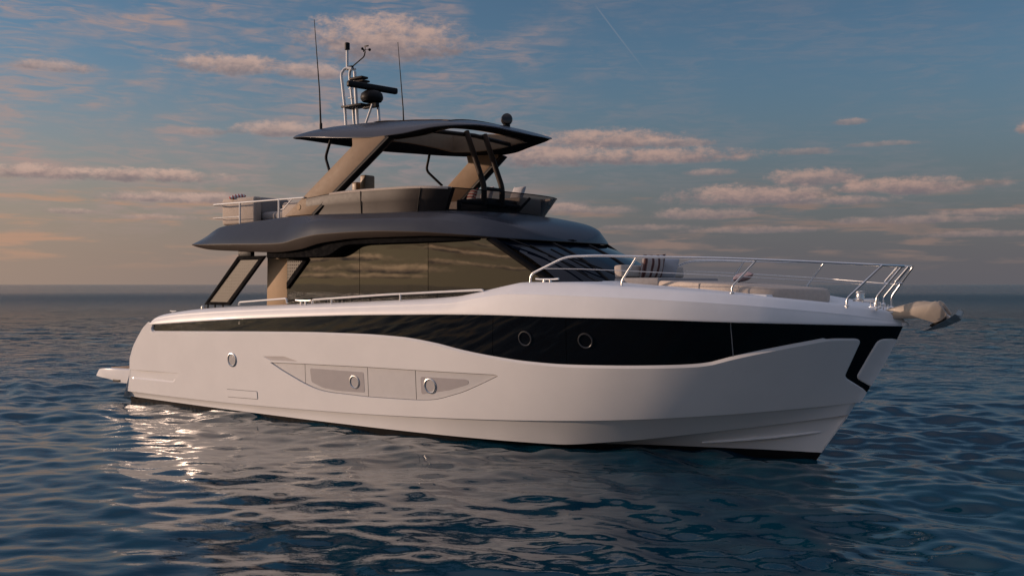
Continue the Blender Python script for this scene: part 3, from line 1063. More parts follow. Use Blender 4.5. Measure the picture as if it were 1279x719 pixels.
# ------------------------------------------------------------------ saloon: side glass, pillars, windscreen, soffit
yg = 1.85
for sgn in (-1, 1):
    def pane(poly, m='glass', name='side_window', th=.012, yy=yg):
        q = MB(); prism(q, poly, sgn * yy, sgn * (yy - th), 0.0); return q.build(name, m, yacht)
    pane([(5.30, 1.78), (7.365, 1.78), (7.365, 3.36), (5.30, 3.36)])
    pane([(7.377, 1.78), (9.09, 1.78), (9.09, 3.38), (7.377, 3.38)])
    PT, PB = np.array([10.40, 1.815, 3.385]), np.array([11.84, 1.785, 2.55])
    def fwd(u, v, off=0.0):
        lo = np.array([9.102, yg, 1.78]) * (1 - u) + np.array([11.86, 1.785, 1.78]) * u
        hi = np.array([9.102, yg, 3.42]) * (1 - u) + PT * u
        if u > 0:
            mid = PB * u + np.array([9.102, yg, 2.2]) * (1 - u)
        else:
            mid = np.array([9.102, yg, 2.2])
        p = lo * (1 - v) ** 2 + 2 * v * (1 - v) * mid + hi * v * v if False else (lo + (mid - lo) * (v / .45) if v < .45 else mid + (hi - mid) * ((v - .45) / .55))
        return (p[0], sgn * (p[1] - off), p[2])
    for nm, m_, off in (('side_window', 'glass', 0.0), ('window_seal', 'seam', 0.03)):
        q = MB(); loft(q, [[fwd(u, v, off) for v in np.linspace(0, 1, 21)] for u in np.linspace(0, 1, 14)], flip=sgn < 0); q.build(nm, m_, yacht)
    q = MB(); prism(q, [(5.3, 1.7), (9.1, 1.7), (9.1, 3.35), (5.3, 3.35)], sgn * (yg - .02), sgn * (yg - .06), 0); q.build('window_seal', 'seam', yacht)
    # A pillar
    q = MB()
    secs = []
    for t in np.linspace(0, 1, 8):
        c = PT * (1 - t) + PB * t
        secs.append([(c[0] - .03, sgn * (c[1] + .006), c[2] - .015), (c[0] + .05, sgn * (c[1] + .004), c[2] + .015), (c[0] + .10, sgn * (c[1] - .07), c[2] + .02), (c[0] + .08, sgn * (c[1] - .14), c[2] - .02), (c[0] - .02, sgn * (c[1] - .1), c[2] - .03)])
    loft(q, secs, close=True, flip=sgn < 0)
    q.build('windscreen_pillar', 'matte', yacht)
    # soffit rail and black fairing under the overhang
    q = MB()
    sz = pchip([5.0, 6.62, 6.78, 7.25, 7.45, 9.1, 10.3], [3.14, 3.136, 3.155, 3.33, 3.348, 3.349, 3.362])
    sof = []
    for x in np.concatenate([np.linspace(5.0, 6.6, 6), np.linspace(6.62, 7.5, 14), np.linspace(7.6, 10.3, 16)]):
        yo = min(2.12, float(bf(x)) - .13); yi = min(yg - .03, yo - .05) - max(0, x - 9.1) * .06; zb = float(sz(x))
        sof.append([(x, sgn * yo, 3.44), (x, sgn * yo, zb + .012), (x, sgn * (yo - .012), zb), (x, sgn * yi, zb), (x, sgn * yi, 3.44)])
    loft(q, sof, flip=sgn > 0)
    q.add(np.array(sof[0]), [(0, 1, 2, 3, 4)], flat=True)
    q.build('soffit', 'matte', yacht)
    # tan corner pillar of the cockpit
    q = MB(); prism(q, [(4.64, 1.9), (5.29, 1.9), (5.36, 3.28), (4.67, 3.28)], sgn * 1.84, sgn * 1.60, 0.02)
    q.build('cockpit_pillar', 'tan', yacht)
    # leaning wing frame with a perforated sheet, forward of the gunwale
    out = [(2.90, 2.19), (3.76, 2.19), (4.93, 3.19), (4.05, 3.19)]
    inn = [(3.06, 2.255), (3.70, 2.255), (4.72, 3.115), (4.10, 3.115)]
    yy = 2.10
    q = MB()
    for i in range(4):
        j = (i + 1) % 4
        prism(q, [out[i], out[j], inn[j], inn[i]], sgn * yy, sgn * (yy - .06), 0.006)
    wing = q.build('wing_screen', 'matte', yacht)
    q = MB(); prism(q, inn, sgn * (yy - .022), sgn * (yy - .030), 0); q.build('perforated_sheet', 'mesh', wing)
    q = MB(); prism(q, inn, sgn * (yy - .036), sgn * (yy - .044), 0); q.build('glass', 'wing_glass', wing)
    for x in (3.0, 3.25, 3.52):
        q = MB(); tube(q, [(x, sgn * (yy - .03), 2.05), (x, sgn * (yy - .03), 2.2)], .018); q.build('wing_foot', 'black', wing)
    q = MB(); box(q, (4.30, sgn * 2.07, 3.25), (.42, .10, .14), .02); q.build('wing_bracket', 'black', wing)
    # second, smaller dark wing forward of the pillar
    out = [(4.75, 2.50), (4.95, 2.50), (5.86, 3.10), (5.75, 3.16), (4.75, 3.16)]
    q = MB(); prism(q, [(5.36, 3.13), (5.93, 3.06), (5.95, 3.10), (5.88, 3.17), (5.36, 3.20)], sgn * 1.90, sgn * 1.855, .006)
    prism(q, [(5.34, 2.53), (5.90, 3.03), (5.96, 3.11), (5.86, 3.12), (5.34, 2.66)], sgn * 1.90, sgn * 1.855, .006)
    w2 = q.build('wing_screen', 'matte', yacht)
    q = MB(); prism(q, [(5.35, 2.66), (5.80, 3.06), (5.80, 3.13), (5.35, 3.13)], sgn * 1.885, sgn * 1.875, 0); q.build('perforated_sheet', 'mesh', w2)

# windscreen: three panes between curved sills
top_c = arc([(10.50, -1.70, 3.37), (10.66, -1.15, 3.37), (10.74, -.58, 3.37), (10.77, 0, 3.37)], 8)
bot_c = arc([(11.90, -1.70, 2.58), (12.0, -1.15, 2.6), (12.07, -.58, 2.615), (12.10, 0, 2.62)], 8)
top_c = top_c + [p * (1, -1, 1) for p in reversed(top_c[:-1])]
bot_c = bot_c + [p * (1, -1, 1) for p in reversed(bot_c[:-1])]


def ws_pt(u, v):
    k = u * (len(top_c) - 1); i = min(int(k), len(top_c) - 2); t = k - i
    a = top_c[i] * (1 - t) + top_c[i + 1] * t
    b = bot_c[i] * (1 - t) + bot_c[i + 1] * t
    return a * (1 - v) + b * v + np.array([.05, 0, .05]) * math.sin(math.pi * v)


for u0, u1 in ((0.0, 0.335), (0.345, 0.655), (0.665, 1.0)):
    q = MB(); loft(q, [[ws_pt(u0 + (u1 - u0) * i / 10, v) for v in np.linspace(0, 1, 9)] for i in range(11)], flip=True)
    q.build('windscreen', 'screen_glass', yacht)
for u in (0.34, 0.66):
    q = MB()
    tube(q, [ws_pt(u, v) for v in np.linspace(0, 1, 9)], .03, 6)
    q.build('windscreen_mullion', 'black', yacht)
for (u0, v0, u1, v1) in ((0.20, 1.0, 0.08, 0.25), (0.46, 1.0, 0.22, 0.55)):
    q = MB()
    off = np.array([.05, 0, .06])
    a, b = ws_pt(u0, v0) + off, ws_pt(u1, v1) + off
    tube(q, [a + (0, 0, -.05), a, a * .5 + b * .5 + (.01, 0, .015), b], .014, 6)
    lathe(q, [(.045, -.05), (.045, .02), (.02, .035), (.001, .035)], a, (0, 0, 1), 12)
    wp = q.build('wiper_arm', 'black', yacht)
    q = MB(); c = ws_pt(u1, v1) + off * .6
    d_ = ws_pt(u1 - .05, max(0.02, v1 - .22)) - ws_pt(u1 + .05, min(1, v1 + .3))
    d_ = d_ / np.linalg.norm(d_)
    tube(q, [c - d_ * .38, c + d_ * .38], .016, 6); q.build('wiper_blade', 'black', wp)
q = MB(); box(q, (12.35, -.85, 2.64), (.34, .5, .07), .03, seg=3); q.build('deck_hatch', 'gelcoat', deck)

# ------------------------------------------------------------------ flybridge moulding (the dark roof over the saloon)
r_ll = wpchip([2.0, 2.55, 3.11, 4.2, 5.46, 6.06, 6.74, 7.8, 9.43, 10.28, 10.83, 11.26, 11.58], [3.485, 3.41, 3.345, 3.29, 3.243, 3.278, 3.392, 3.452, 3.447, 3.418, 3.395, 3.366, 3.357])
r_lt = wpchip([2.0, 2.6, 4.0, 5.3, 5.6, 6.17, 6.74, 7.8, 9.43, 10.28, 10.83, 11.3, 11.58], [3.495, 3.47, 3.44, 3.415, 3.42, 3.505, 3.56, 3.575, 3.522, 3.466, 3.428, 3.39, 3.372])
r_sh = pchip([2.0, 2.6, 3.26, 3.94, 4.72, 5.93, 7.9, 9.0, 9.6, 10.0, 10.3, 10.5, 10.7, 10.82, 10.90], [3.50, 3.66, 3.832, 3.888, 3.923, 3.962, 3.918, 3.895, 3.86, 3.80, 3.725, 3.655, 3.555, 3.46, 3.374])
r_c = pchip([2.0, 2.6, 3.3, 4.7, 6, 8.6, 9.3, 9.7, 10.0, 10.3, 10.5, 10.7, 10.82, 10.90], [3.51, 3.68, 3.85, 3.94, 3.97, 3.965, 3.955, 3.925, 3.875, 3.79, 3.71, 3.59, 3.48, 3.375])
ysh = pchip([2.0, 2.6, 3.26, 5, 8, 9.0, 9.6, 10, 10.25, 10.45, 10.62, 10.76, 10.85, 10.90], [1.70, 1.80, 1.93, 1.96, 1.95, 1.90, 1.82, 1.72, 1.62, 1.48, 1.27, .96, .58, 0])
xs = np.concatenate([np.linspace(2.0, 3.4, 22), np.arange(3.5, 9.3, .12), wf(11.58) - (wf(11.58) - 9.35) * (1 - np.linspace(0, 1, 36)) ** 1.6])
gt, gl, gu = [], [], []
for x in xs:
    x = min(float(x), wf(11.58) - 1e-4)
    b, s_, zl, zt, zs, zc_ = (float(f(x)) for f in (bf, ysh, r_ll, r_lt, r_sh, r_c))
    s_ = min(s_, b * .97)
    # character line: upper facet leans, lower facet stands
    kf = float(np.interp(x, [5.6, 6.5, 9.2, 10.2], [0, 1, 1, 0]))
    ym = s_ + (b - s_) * (0.52 + .16 * kf); zm = zt + (zs - zt) * (0.52 + .14 * kf)
    pts = [(0, zc_), (s_ * .5, zc_ + (zs - zc_) * .18), (s_ * .82, zc_ + (zs - zc_) * .6), (s_ * .94, zs + (zc_ - zs) * .16), (s_, zs - .012), (s_ + (ym - s_) * .25, zs + (zm - zs) * .19), (ym, zm)]
    gt.append([(x, -y, z) for y, z in pts])
    gl.append([(x, -ym, zm), (x, -(ym + (b - ym) * .35 + .012 * kf), zm + (zt - zm) * .30), (x, -(ym + (b - ym) * .8), zm + (zt - zm) * .72), (x, -b, zt + .004), (x, -b - .001, zt)])
    gu.append([(x, -b, zt), (x, -(b + .004), zt - .02 * min(1, (zt - zl) / .04)), (x, -max(b - .035, 0), zl + .006), (x, -max(b - .06, 0), zl), (x, -max(b - .10, 0), zl + .004)])
q = MB(); loft(q, gt); loft(q, gl); q.mirror()
# aft closing edge
fly = q.build('flybridge_moulding', 'grey', yacht)
q = MB(); loft(q, gu); q.mirror()
b0 = gu[0]
loft(q, [[p, (p[0], -p[1], p[2])] for p in b0], flip=True)
q.build('roof_lip', 'lip', fly)
q = MB()
ug = []
for x in xs:
    b, zl = float(bf(x)), float(r_ll(x))
    y0 = max(b - .10, 0)
    ug.append([(x, -y0, zl + .004), (x, -y0 * .93, zl + .03), (x, -y0 * .5, zl + .05), (x, 0, zl + .06)])
loft(q, ug); q.mirror(); q.build('roof_underside', 'matte', fly)
q = MB(); box(q, (4.1, 1.2, 3.39), (.5, .5, .12), .02); q.build('ceiling_box', 'black', fly)

# flybridge coaming and windscreen
ct = arc([(5.9, -1.87, 4.30), (6.8, -1.87, 4.352), (7.8, -1.87, 4.357), (8.72, -1.84, 4.345), (9.29, -1.66, 4.318), (9.66, -1.20, 4.29), (9.90, -.62, 4.272), (10.0, 0, 4.264)], 8)
cb = arc([(5.9, -1.87, 3.93), (6.8, -1.86, 3.93), (7.8, -1.85, 3.92), (8.62, -1.80, 3.91), (9.05, -1.56, 3.90), (9.33, -1.12, 3.90), (9.48, -.56, 3.91), (9.54, 0, 3.91)], 8)
ct, cb = np.array(ct), np.array(cb)
NS = 35                                                 # where the solid side ends and the clear screen starts
for sgn in (1, -1):
    m_ = np.array([1, sgn, 1])
    q = MB()
    A, B = ct[:NS] * m_, cb[:NS] * m_
    ins = np.array([0, .09 * sgn, 0])
    loft(q, [[b, b * .55 + a * .45, b * .45 + a * .55 - (0, 0.012 * sgn, 0), a - (0, 0, .02), a + (0, .015 * sgn, 0), a + ins, b + ins] for a, b in zip(A, B)], flip=sgn > 0, caps=False)
    co_ = q.build('fly_coaming', 'coaming', yacht)
    for i in (13, 26):
        a, b = A[i], B[i]
        o_ = np.array([0, -.006 * sgn, 0])
        q = MB(); tube(q, [b + o_, b * .5 + a * .5 + o_ * 2.2, a + o_ - (0, 0, .02)], .009, 6); q.build('coaming_seam', 'black', co_)
    q = MB()
    loft(q, [[a + (0, -.006 * sgn, -.03), a + (0, -.012 * sgn, .006), a + (0, .04 * sgn, .02), a + (0, .10 * sgn, .012), a + (0, .10 * sgn, -.03)] for a in A[6:NS - 1]], flip=sgn > 0, caps=True)
    q.build('coaming_cap', 'cushion', co_)
q = MB()
T = np.concatenate([ct[NS - 1:], (ct[NS - 1:-1] * (1, -1, 1))[::-1]])
B = np.concatenate([cb[NS - 1:], (cb[NS - 1:-1] * (1, -1, 1))[::-1]])
loft(q, [[b * (1 - v) + a * v for v in np.linspace(0, 1, 5)] for a, b in zip(T, B)])
fw = q.build('fly_windscreen', 'fly_glass', yacht)
q = MB(); tube(q, T, .010, 6); q.build('screen_rim', 'black', fw)
q = MB(); tube(q, [p + (0, 0, .03) for p in B], .03, 6); q.build('screen_base', 'black', fw)
# centre frame carrying the hardtop
for sgn in (1, -1):
    q = MB()
    tube(q, bend([(8.62, .27 * sgn, 5.52), (9.06, .27 * sgn, 4.46), (9.05, .27 * sgn, 4.10)], .12), .055, 8)
    q.build('hardtop_strut', 'lip', yacht)
q = MB()
tube(q, [(9.05, -.30, 4.42), (9.05, .30, 4.42)], .035, 6)
tube(q, [(9.03, -.95, 4.13), (9.05, .95, 4.13)], .045, 6)
for y in (-.95, .95): tube(q, [(9.03, y, 4.15), (9.03, y, 3.9)], .045, 6)
tube(q, [(9.20, .45, 3.93), (9.42, .68, 4.28)], .03, 6)
q.build('strut_crossbar', 'black', yacht)
# helm console and seats behind the screen
q = MB(); box(q, (8.6, .55, 4.05), (.8, 1.3, .42), .05, seg=3); q.build('helm_console', 'coaming', yacht)
q = MB(); box(q, (6.9, -1.2, 4.55), (.16, .26, .34), .03, seg=3); q.build('seat_headrest', 'wood', yacht)
q = MB(); box(q, (6.66, -1.2, 4.49), (.15, .24, .22), .03, seg=3); q.build('seat_headrest', 'wood', yacht)
q = MB(); box(q, (6.8, -1.2, 4.2), (.6, .7, .42), .06, seg=3); q.build('fly_seat', 'cushion', yacht)
q = MB(); box(q, (7.9, 1.15, 4.12), (2.4, .7, .42), .06, seg=3); q.build('fly_sofa', 'cushion', yacht)
# aft seating of the flybridge
q = MB(); box(q, (3.02, -1.15, 4.16), (.24, 1.0, .56), .05, seg=3); box(q, (3.55, -1.62, 4.16), (1.1, .2, .56), .05, seg=3)
so = q.build('fly_sofa', 'cushion', yacht)
q = MB(); box(q, (3.9, -1.15, 4.26), (.34, .8, .36), .08, seg=3); q.build('backrest', 'cushion_grey', so)
q = MB(); box(q, (4.35, -1.1, 4.03), (.9, .8, .20), .08, seg=3); q.build('seat_cushion', 'cushion_grey', so)
q = MB(); box(q, (5.45, -1.45, 4.10), (1.15, .4, .34), .06, seg=3); q.build('fly_sofa', 'cushion', yacht)

# aft rail of the flybridge
for sgn in (1, -1):
    q = MB()
    tube(q, bend([(2.85, -sgn * .9, 4.305), (2.9, -sgn * 1.9, 4.305), (5.85, -sgn * 1.88, 4.305)], .12), .017)
    ar = q.build('aft_rail', 'white_metal', yacht)
    q = MB(); tube(q, [(2.88, -sgn * .9, 4.02), (2.92, -sgn * 1.88, 4.02), (3.85, -sgn * 1.90, 4.02)], .008); q.build('lower_rail', 'white_metal', ar)
    for x in (3.85, 5.1):
        q = MB(); tube(q, [(x, -sgn * 1.89, 3.86), (x, -sgn * 1.89, 4.305)], .019); q.build('stanchion', 'white_metal', ar)
    q = MB(); tube(q, bend([(5.16, -sgn * 1.89, 4.10), (5.25, -sgn * 1.89, 4.11), (5.5, -sgn * 1.89, 4.29)], .06), .012); q.build('rail_brace', 'white_metal', ar)

# ------------------------------------------------------------------ hardtop
def wh(x): return x if x < 7.5 else 7.5 + (x - 7.5) * .92


TIP = wh(10.46)
bh = pchip([wh(v) for v in [4.68, 4.8, 5.1, 5.6, 6.4, 7.2, 8, 8.9, 9.4, 9.8, 10.1, 10.3, 10.4, 10.46]], [1.1, 1.28, 1.46, 1.62, 1.72, 1.74, 1.71, 1.54, 1.34, 1.06, .74, .45, .24, 0])
h_e = pchip([wh(v) for v in [4.68, 5.5, 6.1, 7.0, 7.7, 8.3, 9.0, 9.4, 9.7, 10.0, 10.22, 10.46]], [5.62, 5.53, 5.455, 5.362, 5.318, 5.330, 5.405, 5.423, 5.425, 5.392, 5.335, 5.28])
h_c = pchip([wh(v) for v in [4.68, 5.2, 6, 7, 8, 9, 9.6, 10.1, 10.46]], [5.70, 5.82, 5.875, 5.86, 5.80, 5.685, 5.565, 5.42, 5.29])
xs = np.concatenate([np.linspace(4.68, 5.6, 12), np.arange(5.7, 9.35, .1), np.linspace(9.42, TIP, 18)])
vs = np.concatenate([np.linspace(-1, -.67, 9), np.linspace(-.62, .62, 15), np.linspace(.67, 1, 9)])


def ht_y(x, v):
    b = float(bh(x)); w = min(1.15, b * .70)
    return math.copysign(w * abs(v) / .62 if abs(v) <= .62 else w + (b - w) * (abs(v) - .62) / .38, v)


def ht_top(x, y):
    b = max(float(bh(x)), 1e-3); e_, c = float(h_e(x)), float(h_c(x))
    u = min(1, abs(y) / b)
    rise = .03 * min(1, b / .5)
    return e_ + rise + (c - e_ - rise) * (1 - u ** 2.3) ** .62


def ht_bot(x, y):
    b = max(float(bh(x)), 1e-3); e_, c = float(h_e(x)), float(h_c(x))
    u = min(1, abs(y) / b)
    return e_ + .008 + min(.10, (c - e_) * .4) * (1 - u ** 2.0)


OPEN = (7.0, 8.95, 1.16)
q = MB(); qb = MB()
for fn, mb_, flip in ((ht_top, q, False), (ht_bot, qb, True)):
    A = np.array([[(x, ht_y(x, v), fn(x, ht_y(x, v))) for v in vs] for x in xs])
    F = []
    for f in grid_faces(len(xs), len(vs)):
        cx = np.mean([A.reshape(-1, 3)[i][0] for i in f]); cy = np.mean([A.reshape(-1, 3)[i][1] for i in f])
        if OPEN[0] < cx < OPEN[1] and abs(cy) < 1.15: continue
        F.append(f if flip else tuple(reversed(f)))
    mb_.add(A.reshape(-1, 3), F)
# outer rim
for s_ in (1, -1):
    loft(q, [[(x, s_ * ht_y(x, 1), ht_top(x, ht_y(x, 1))), (x, s_ * (ht_y(x, 1) + .008), h_e(x) + .018), (x, s_ * ht_y(x, 1), ht_bot(x, ht_y(x, 1)))] for x in xs], flip=s_ < 0)
loft(q, [[(4.68, ht_y(4.68, v), ht_top(4.68, ht_y(4.68, v))), (4.66, ht_y(4.68, v), float(h_e(4.68)) + .018), (4.68, ht_y(4.68, v), ht_bot(4.68, ht_y(4.68, v)))] for v in vs], flip=False)
ht = q.build('hardtop', 'grey', yacht)
qb.build('hardtop_underside', 'matte', ht)
# sunroof frame
xo = [x for x in xs]
x0 = min(x for x in xs if x > OPEN[0] - .05); x1 = max(x for x in xs if x < OPEN[1] + .05)
q = MB()
ring = [(x, -1.15) for x in np.linspace(x0, x1, 20)] + [(x1, y) for y in np.linspace(-1.0, 1.0, 12)] + [(x, 1.15) for x in np.linspace(x1, x0, 20)] + [(x0, y) for y in np.linspace(1.0, -1.0, 12)]
loft(q, [[(x, y, ht_top(x, y) + .015), (x + (.06 if x == x0 else -.06 if x == x1 else 0), y - math.copysign(.05, y) * (abs(y) > 1.1), ht_top(x, y) + .01), (x + (.06 if x == x0 else -.06 if x == x1 else 0), y - math.copysign(.05, y) * (abs(y) > 1.1), ht_bot(x, y) - .02), (x, y, ht_bot(x, y) - .025)] for x, y in ring + ring[:1]])
q.build('sunroof_frame', 'bronze', ht)
q = MB(); tube(q, [(8.58, -1.12, ht_bot(8.58, 1.12)), (8.58, 0, ht_bot(8.58, 0)), (8.58, 1.12, ht_bot(8.58, 1.12))], .045, 6); q.build('sunroof_beam', 'black', ht)
# legs
for sgn in (1, -1):
    def ly(z): return sgn * (1.90 - .16 * (z - 3.97) / 1.3)
    out = [(5.28, 3.96), (6.10, 3.965), (7.93, 5.285), (7.90, 5.335), (7.03, 5.375), (7.06, 5.22)]
    q = MB()
    bm = bmesh.new()
    va = [bm.verts.new((x, ly(z), z)) for x, z in out]
    vb = [bm.verts.new((x, ly(z) - sgn * .15, z)) for x, z in out]
    bm.faces.new(va); bm.faces.new(list(reversed(vb)))
    for i in range(6): bm.faces.new((va[i], vb[i], vb[(i + 1) % 6], va[(i + 1) % 6]))
    bmesh.ops.recalc_face_normals(bm, faces=bm.faces[:])
    bmesh.ops.bevel(bm, geom=bm.edges[:], offset=.015, segments=2, affect='EDGES', profile=.5)
    from_bm(q, bm)
    lg = q.build('hardtop_leg', 'bronze', yacht)
    q = MB()
    secs = []
    for t in np.linspace(0, 1, 6):
        x, z = 6.10 + 1.87 * t, 3.965 + 1.345 * t
        secs.append([(x - .01, ly(z) + sgn * .004, z + .01), (x + .075, ly(z) - sgn * .01, z - .03), (x + .075, ly(z) - sgn * .14, z - .03), (x - .01, ly(z) - sgn * .154, z + .01)])
    loft(q, secs, close=True, flip=sgn > 0, caps=True); q.build('leg_edge', 'black', lg)
    q = MB(); lathe(q, [(.001, .01), (.05, .01), (.055, .004), (.055, -.01)], (5.70, ly(4.12), 4.12), (0, sgn, .1), 14); q.build('courtesy_light', 'tan', lg)
    q = MB(); tube(q, bend([(6.12, sgn * 1.42, 5.50), (5.98, sgn * 1.45, 5.12), (6.30, sgn * 1.62, 4.78)], .1), .028, 8); q.build('support_bar', 'black', lg)
# searchlight on the roof
q = MB()
sl = (9.16, .28, ht_top(9.16, .28))
lathe(q, [(.07, -.03), (.07, .03), (.04, .05), (.001, .05)], sl, (0, 0, 1), 14)
sb = q.build('searchlight', 'black', ht)
q = MB(); lathe(q, [(.001, -.12), (.07, -.10), (.11, -.03), (.115, .03), (.10, .09), (.06, .10), (.001, .10)], (sl[0], sl[1], sl[2] + .13), (.5, -.55, .12), 18); q.build('lamp_body', 'gloss_black', sb)

# ------------------------------------------------------------------ mast, radar, antennas
zr = lambda x, y=0.0: ht_top(x, y)
mast = MB()
for y in (-.12, .12):
    tube(mast, bend([(5.14, y, zr(5.14)), (5.08, y, 6.42), (4.97, y, 7.12), (5.05, y * .6, 7.24), (5.22, y * .4, 7.2)], .08), .03)
tube(mast, [(5.36, 0, zr(5.36)), (5.26, 0, 7.14)], .035)
tube(mast, [(5.03, 0, 7.2), (5.03, 0, 7.62)], .028)
tube(mast, [(5.07, 0, 6.80), (5.30, 0, 6.78)], .014); tube(mast, [(5.06, 0, 6.6), (5.32, 0, 6.58)], .014)
mo = mast.build('mast', 'white_metal', ht)
q = MB(); box(q, (5.32, 0, 6.395), (.62, .34, .045), .015); box(q, (5.75, 0, 6.36), (.42, .10, .10), .02)
q.build('radar_platform', 'black', mo)
q = MB(); tube(q, [(5.85, -.05, 6.38), (5.58, -.05, zr(5.58))], .024); tube(q, [(5.86, .1, 6.38), (5.9, .12, zr(5.9))], .03); q.build('mast_brace', 'white_metal', mo)
q = MB(); lathe(q, [(.20, -.10), (.235, -.05), (.24, .0), (.22, .07), (.15, .125), (.05, .14), (.001, .14)], (5.78, 0, 6.54), (0, 0, 1), 22); q.build('radar_pedestal', 'black', mo)
q = MB()
tip_a, tip_b = Vector((5.69, -.60, 6.745)), Vector((5.94, .58, 6.725))
d_ = (tip_b - tip_a)
rot = d_.to_track_quat('X', 'Z').to_matrix().to_4x4()
box(q, (tip_a + tip_b) / 2, (d_.length, .12, .13), .035, rot, 3)
q.build('radar_scanner', 'black', mo)
q = MB(); box(q, (5.38, 0, 6.98), (.40, .2, .05), .02); box(q, (5.40, 0, 6.90), (.44, .22, .045), .02); q.build('horn', 'lip', mo)
q = MB(); lathe(q, [(.001, .0), (.055, .0), (.055, .14), (.04, .15), (.001, .15)], (5.03, 0, 7.64), (0, 0, 1), 14); q.build('anchor_light', 'black', mo)
q = MB()
tube(q, bend([(5.06, 0, 7.24), (5.15, 0, 7.24), (5.55, 0, 7.42), (5.58, 0, 7.52)], .05), .014)
box(q, (5.13, 0, 7.245), (.14, .07, .07), .015)
for k in range(3):
    a = 2 * math.pi * k / 3 + .4
    c = (5.58 + .09 * math.cos(a), .09 * math.sin(a), 7.56)
    tube(q, [(5.58, 0, 7.56), c], .005, 5)
    lathe(q, [(.001, 0), (.028, .012), (.032, .03)], c, (-math.sin(a), math.cos(a), 0), 8)
tube(q, [(5.58, 0, 7.5), (5.58, 0, 7.62)], .008, 6); box(q, (5.62, 0, 7.63), (.12, .012, .03), .003)
q.build('wind_sensor', 'black', mo)
for sgn in (1, -1):
    x = 5.56
    q = MB(); zb = ht_top(x, 1.2)
    tube(q, [(x, sgn * 1.2, zb - .02), (x - .04, sgn * 1.2, zb + .75), (x - .20, sgn * 1.2, 7.98)], .021, 8, .006)
    lathe(q, [(.03, -.02), (.03, .10), (.022, .12)], (x, sgn * 1.2, zb), (0, 0, 1), 10)
    q.build('whip_antenna', 'black', ht)

# ------------------------------------------------------------------ guard rails of the foredeck
for sgn in (1, -1):
    s = lambda x, y, z: (x, -sgn * y, z)
    path = bend([s(11.45, 2.02, 2.62), s(11.47, 2.02, 2.785), s(12.12, 1.99, 3.05), s(12.68, 1.95, 3.056), s(13.46, 1.82, 3.025), s(14.5, 1.50, 2.995), s(15.3, 1.18, 2.955), s(16.5, .62, 2.885), s(16.67, .22, 2.878)], .16, 6)
    q = MB(); tube(q, path, .019, 10)
    gr = q.build('guard_rail', 'steel', yacht)
    for (bx, by, bz, kz, tx, ty, tz) in ((13.05, 1.86, 2.575, .10, 13.30, 1.84, 3.03), (14.62, 1.40, 2.49, .10, 14.96, 1.30, 2.975), (16.07, .80, 2.31, .11, 16.50, .62, 2.885), (16.33, .34, 2.27, .17, 16.66, .26, 2.878)):
        q = MB()
        tube(q, bend([s(bx, by, bz - .02), s(bx, by, bz + kz), s(tx, ty, tz)], .05), .016, 8)
        lathe(q, [(.035, 0), (.035, .012), (.018, .03)], s(bx, by, bz), (0, 0, 1), 12)
        q.build('stanchion', 'steel', gr)
    q = MB(); tube(q, [s(11.66, 2.015, 2.87), s(12.4, 1.97, 2.855), s(13.17, 1.85, 2.82), s(14.78, 1.34, 2.73), s(16.3, .70, 2.62), s(16.50, .30, 2.615)], .006, 6); q.build('lifeline', 'steel', gr)
    q = MB(); tube(q, bend([s(16.60, .24, 2.878), s(16.40, .24, 2.64), s(16.50, .30, 2.63)], .04), .014, 8); q.build('rail_end', 'steel', gr)
    # bulwark hand rails
    for a in ([(4.42, 2.20), (4.44, 2.265), (5.88, 2.352), (5.90, 2.26)], [(6.62, 2.26), (6.64, 2.335), (8.52, 2.44), (10.66, 2.53), (10.70, 2.52)]):
        q = MB(); tube(q, bend([s(x, 2.34 if x < 10 else 2.28, z) for x, z in a], .03), .019, 8)
        hr = q.build('hand_rail', 'white_metal', yacht)
        for x in (([7.15, 8.9]) if a[0][0] > 6 else []):
            q = MB(); tube(q, [s(x, 2.34, float(z_tp(x)) - .02), s(x, 2.34, np.interp(x, [6.64, 8.52, 10.66], [2.335, 2.44, 2.53]))], .016, 8); q.build('stanchion', 'white_metal', hr)
    # cleats
    for (x, y, z) in ((6.36, 2.33, float(z_tp(6.36))), (11.77, 2.0, 2.64), (1.9, 2.18, float(z_tp(1.9)))):
        q = MB()
        k = 1.0 if x > 2 else .5
        for d in (-.07, .07): tube(q, [s(x + d * k, y, z - .02), s(x + d * k * .8, y, z + .055 * k)], .02 * k, 8)
        tube(q, [s(x - .22 * k, y, z + .068 * k), s(x - .12 * k, y, z + .06 * k), s(x + .12 * k, y, z + .06 * k), s(x + .22 * k, y, z + .068 * k)], .017 * k, 8)
        q.build('cleat', 'steel' if x > 2 else 'white_metal', yacht)
    q = MB(); lathe(q, [(.05, 0), (.05, .05), (.03, .06), (.001, .06)], s(2.97, 2.16, float(z_tp(2.97))), (0, 0, 1), 12); q.build('deck_filler', 'steel', deck)

# ------------------------------------------------------------------ foredeck seat and sunpad
q = MB(); box(q, (12.80, 0, 2.55), (.72, 2.1, .10), .03, seg=3)
prism(q, [(13.1, 2.40), (15.0, 2.36), (15.0, 2.47), (13.1, 2.56)], -1.06, 1.06, .02)
base = q.build('seat_base', 'gelcoat', deck)
q = MB(); box(q, (12.80, 0, 2.665), (.82, 2.06, .12), .03, seg=3); bsf = q.build('bow_seat', 'cushion_grey', yacht)
q = MB(); box(q, (12.47, 0, 2.83), (.16, 2.06, .20), .035, Matrix.Rotation(R(-6), 4, 'Y'), 3); q.build('backrest', 'cushion', bsf)


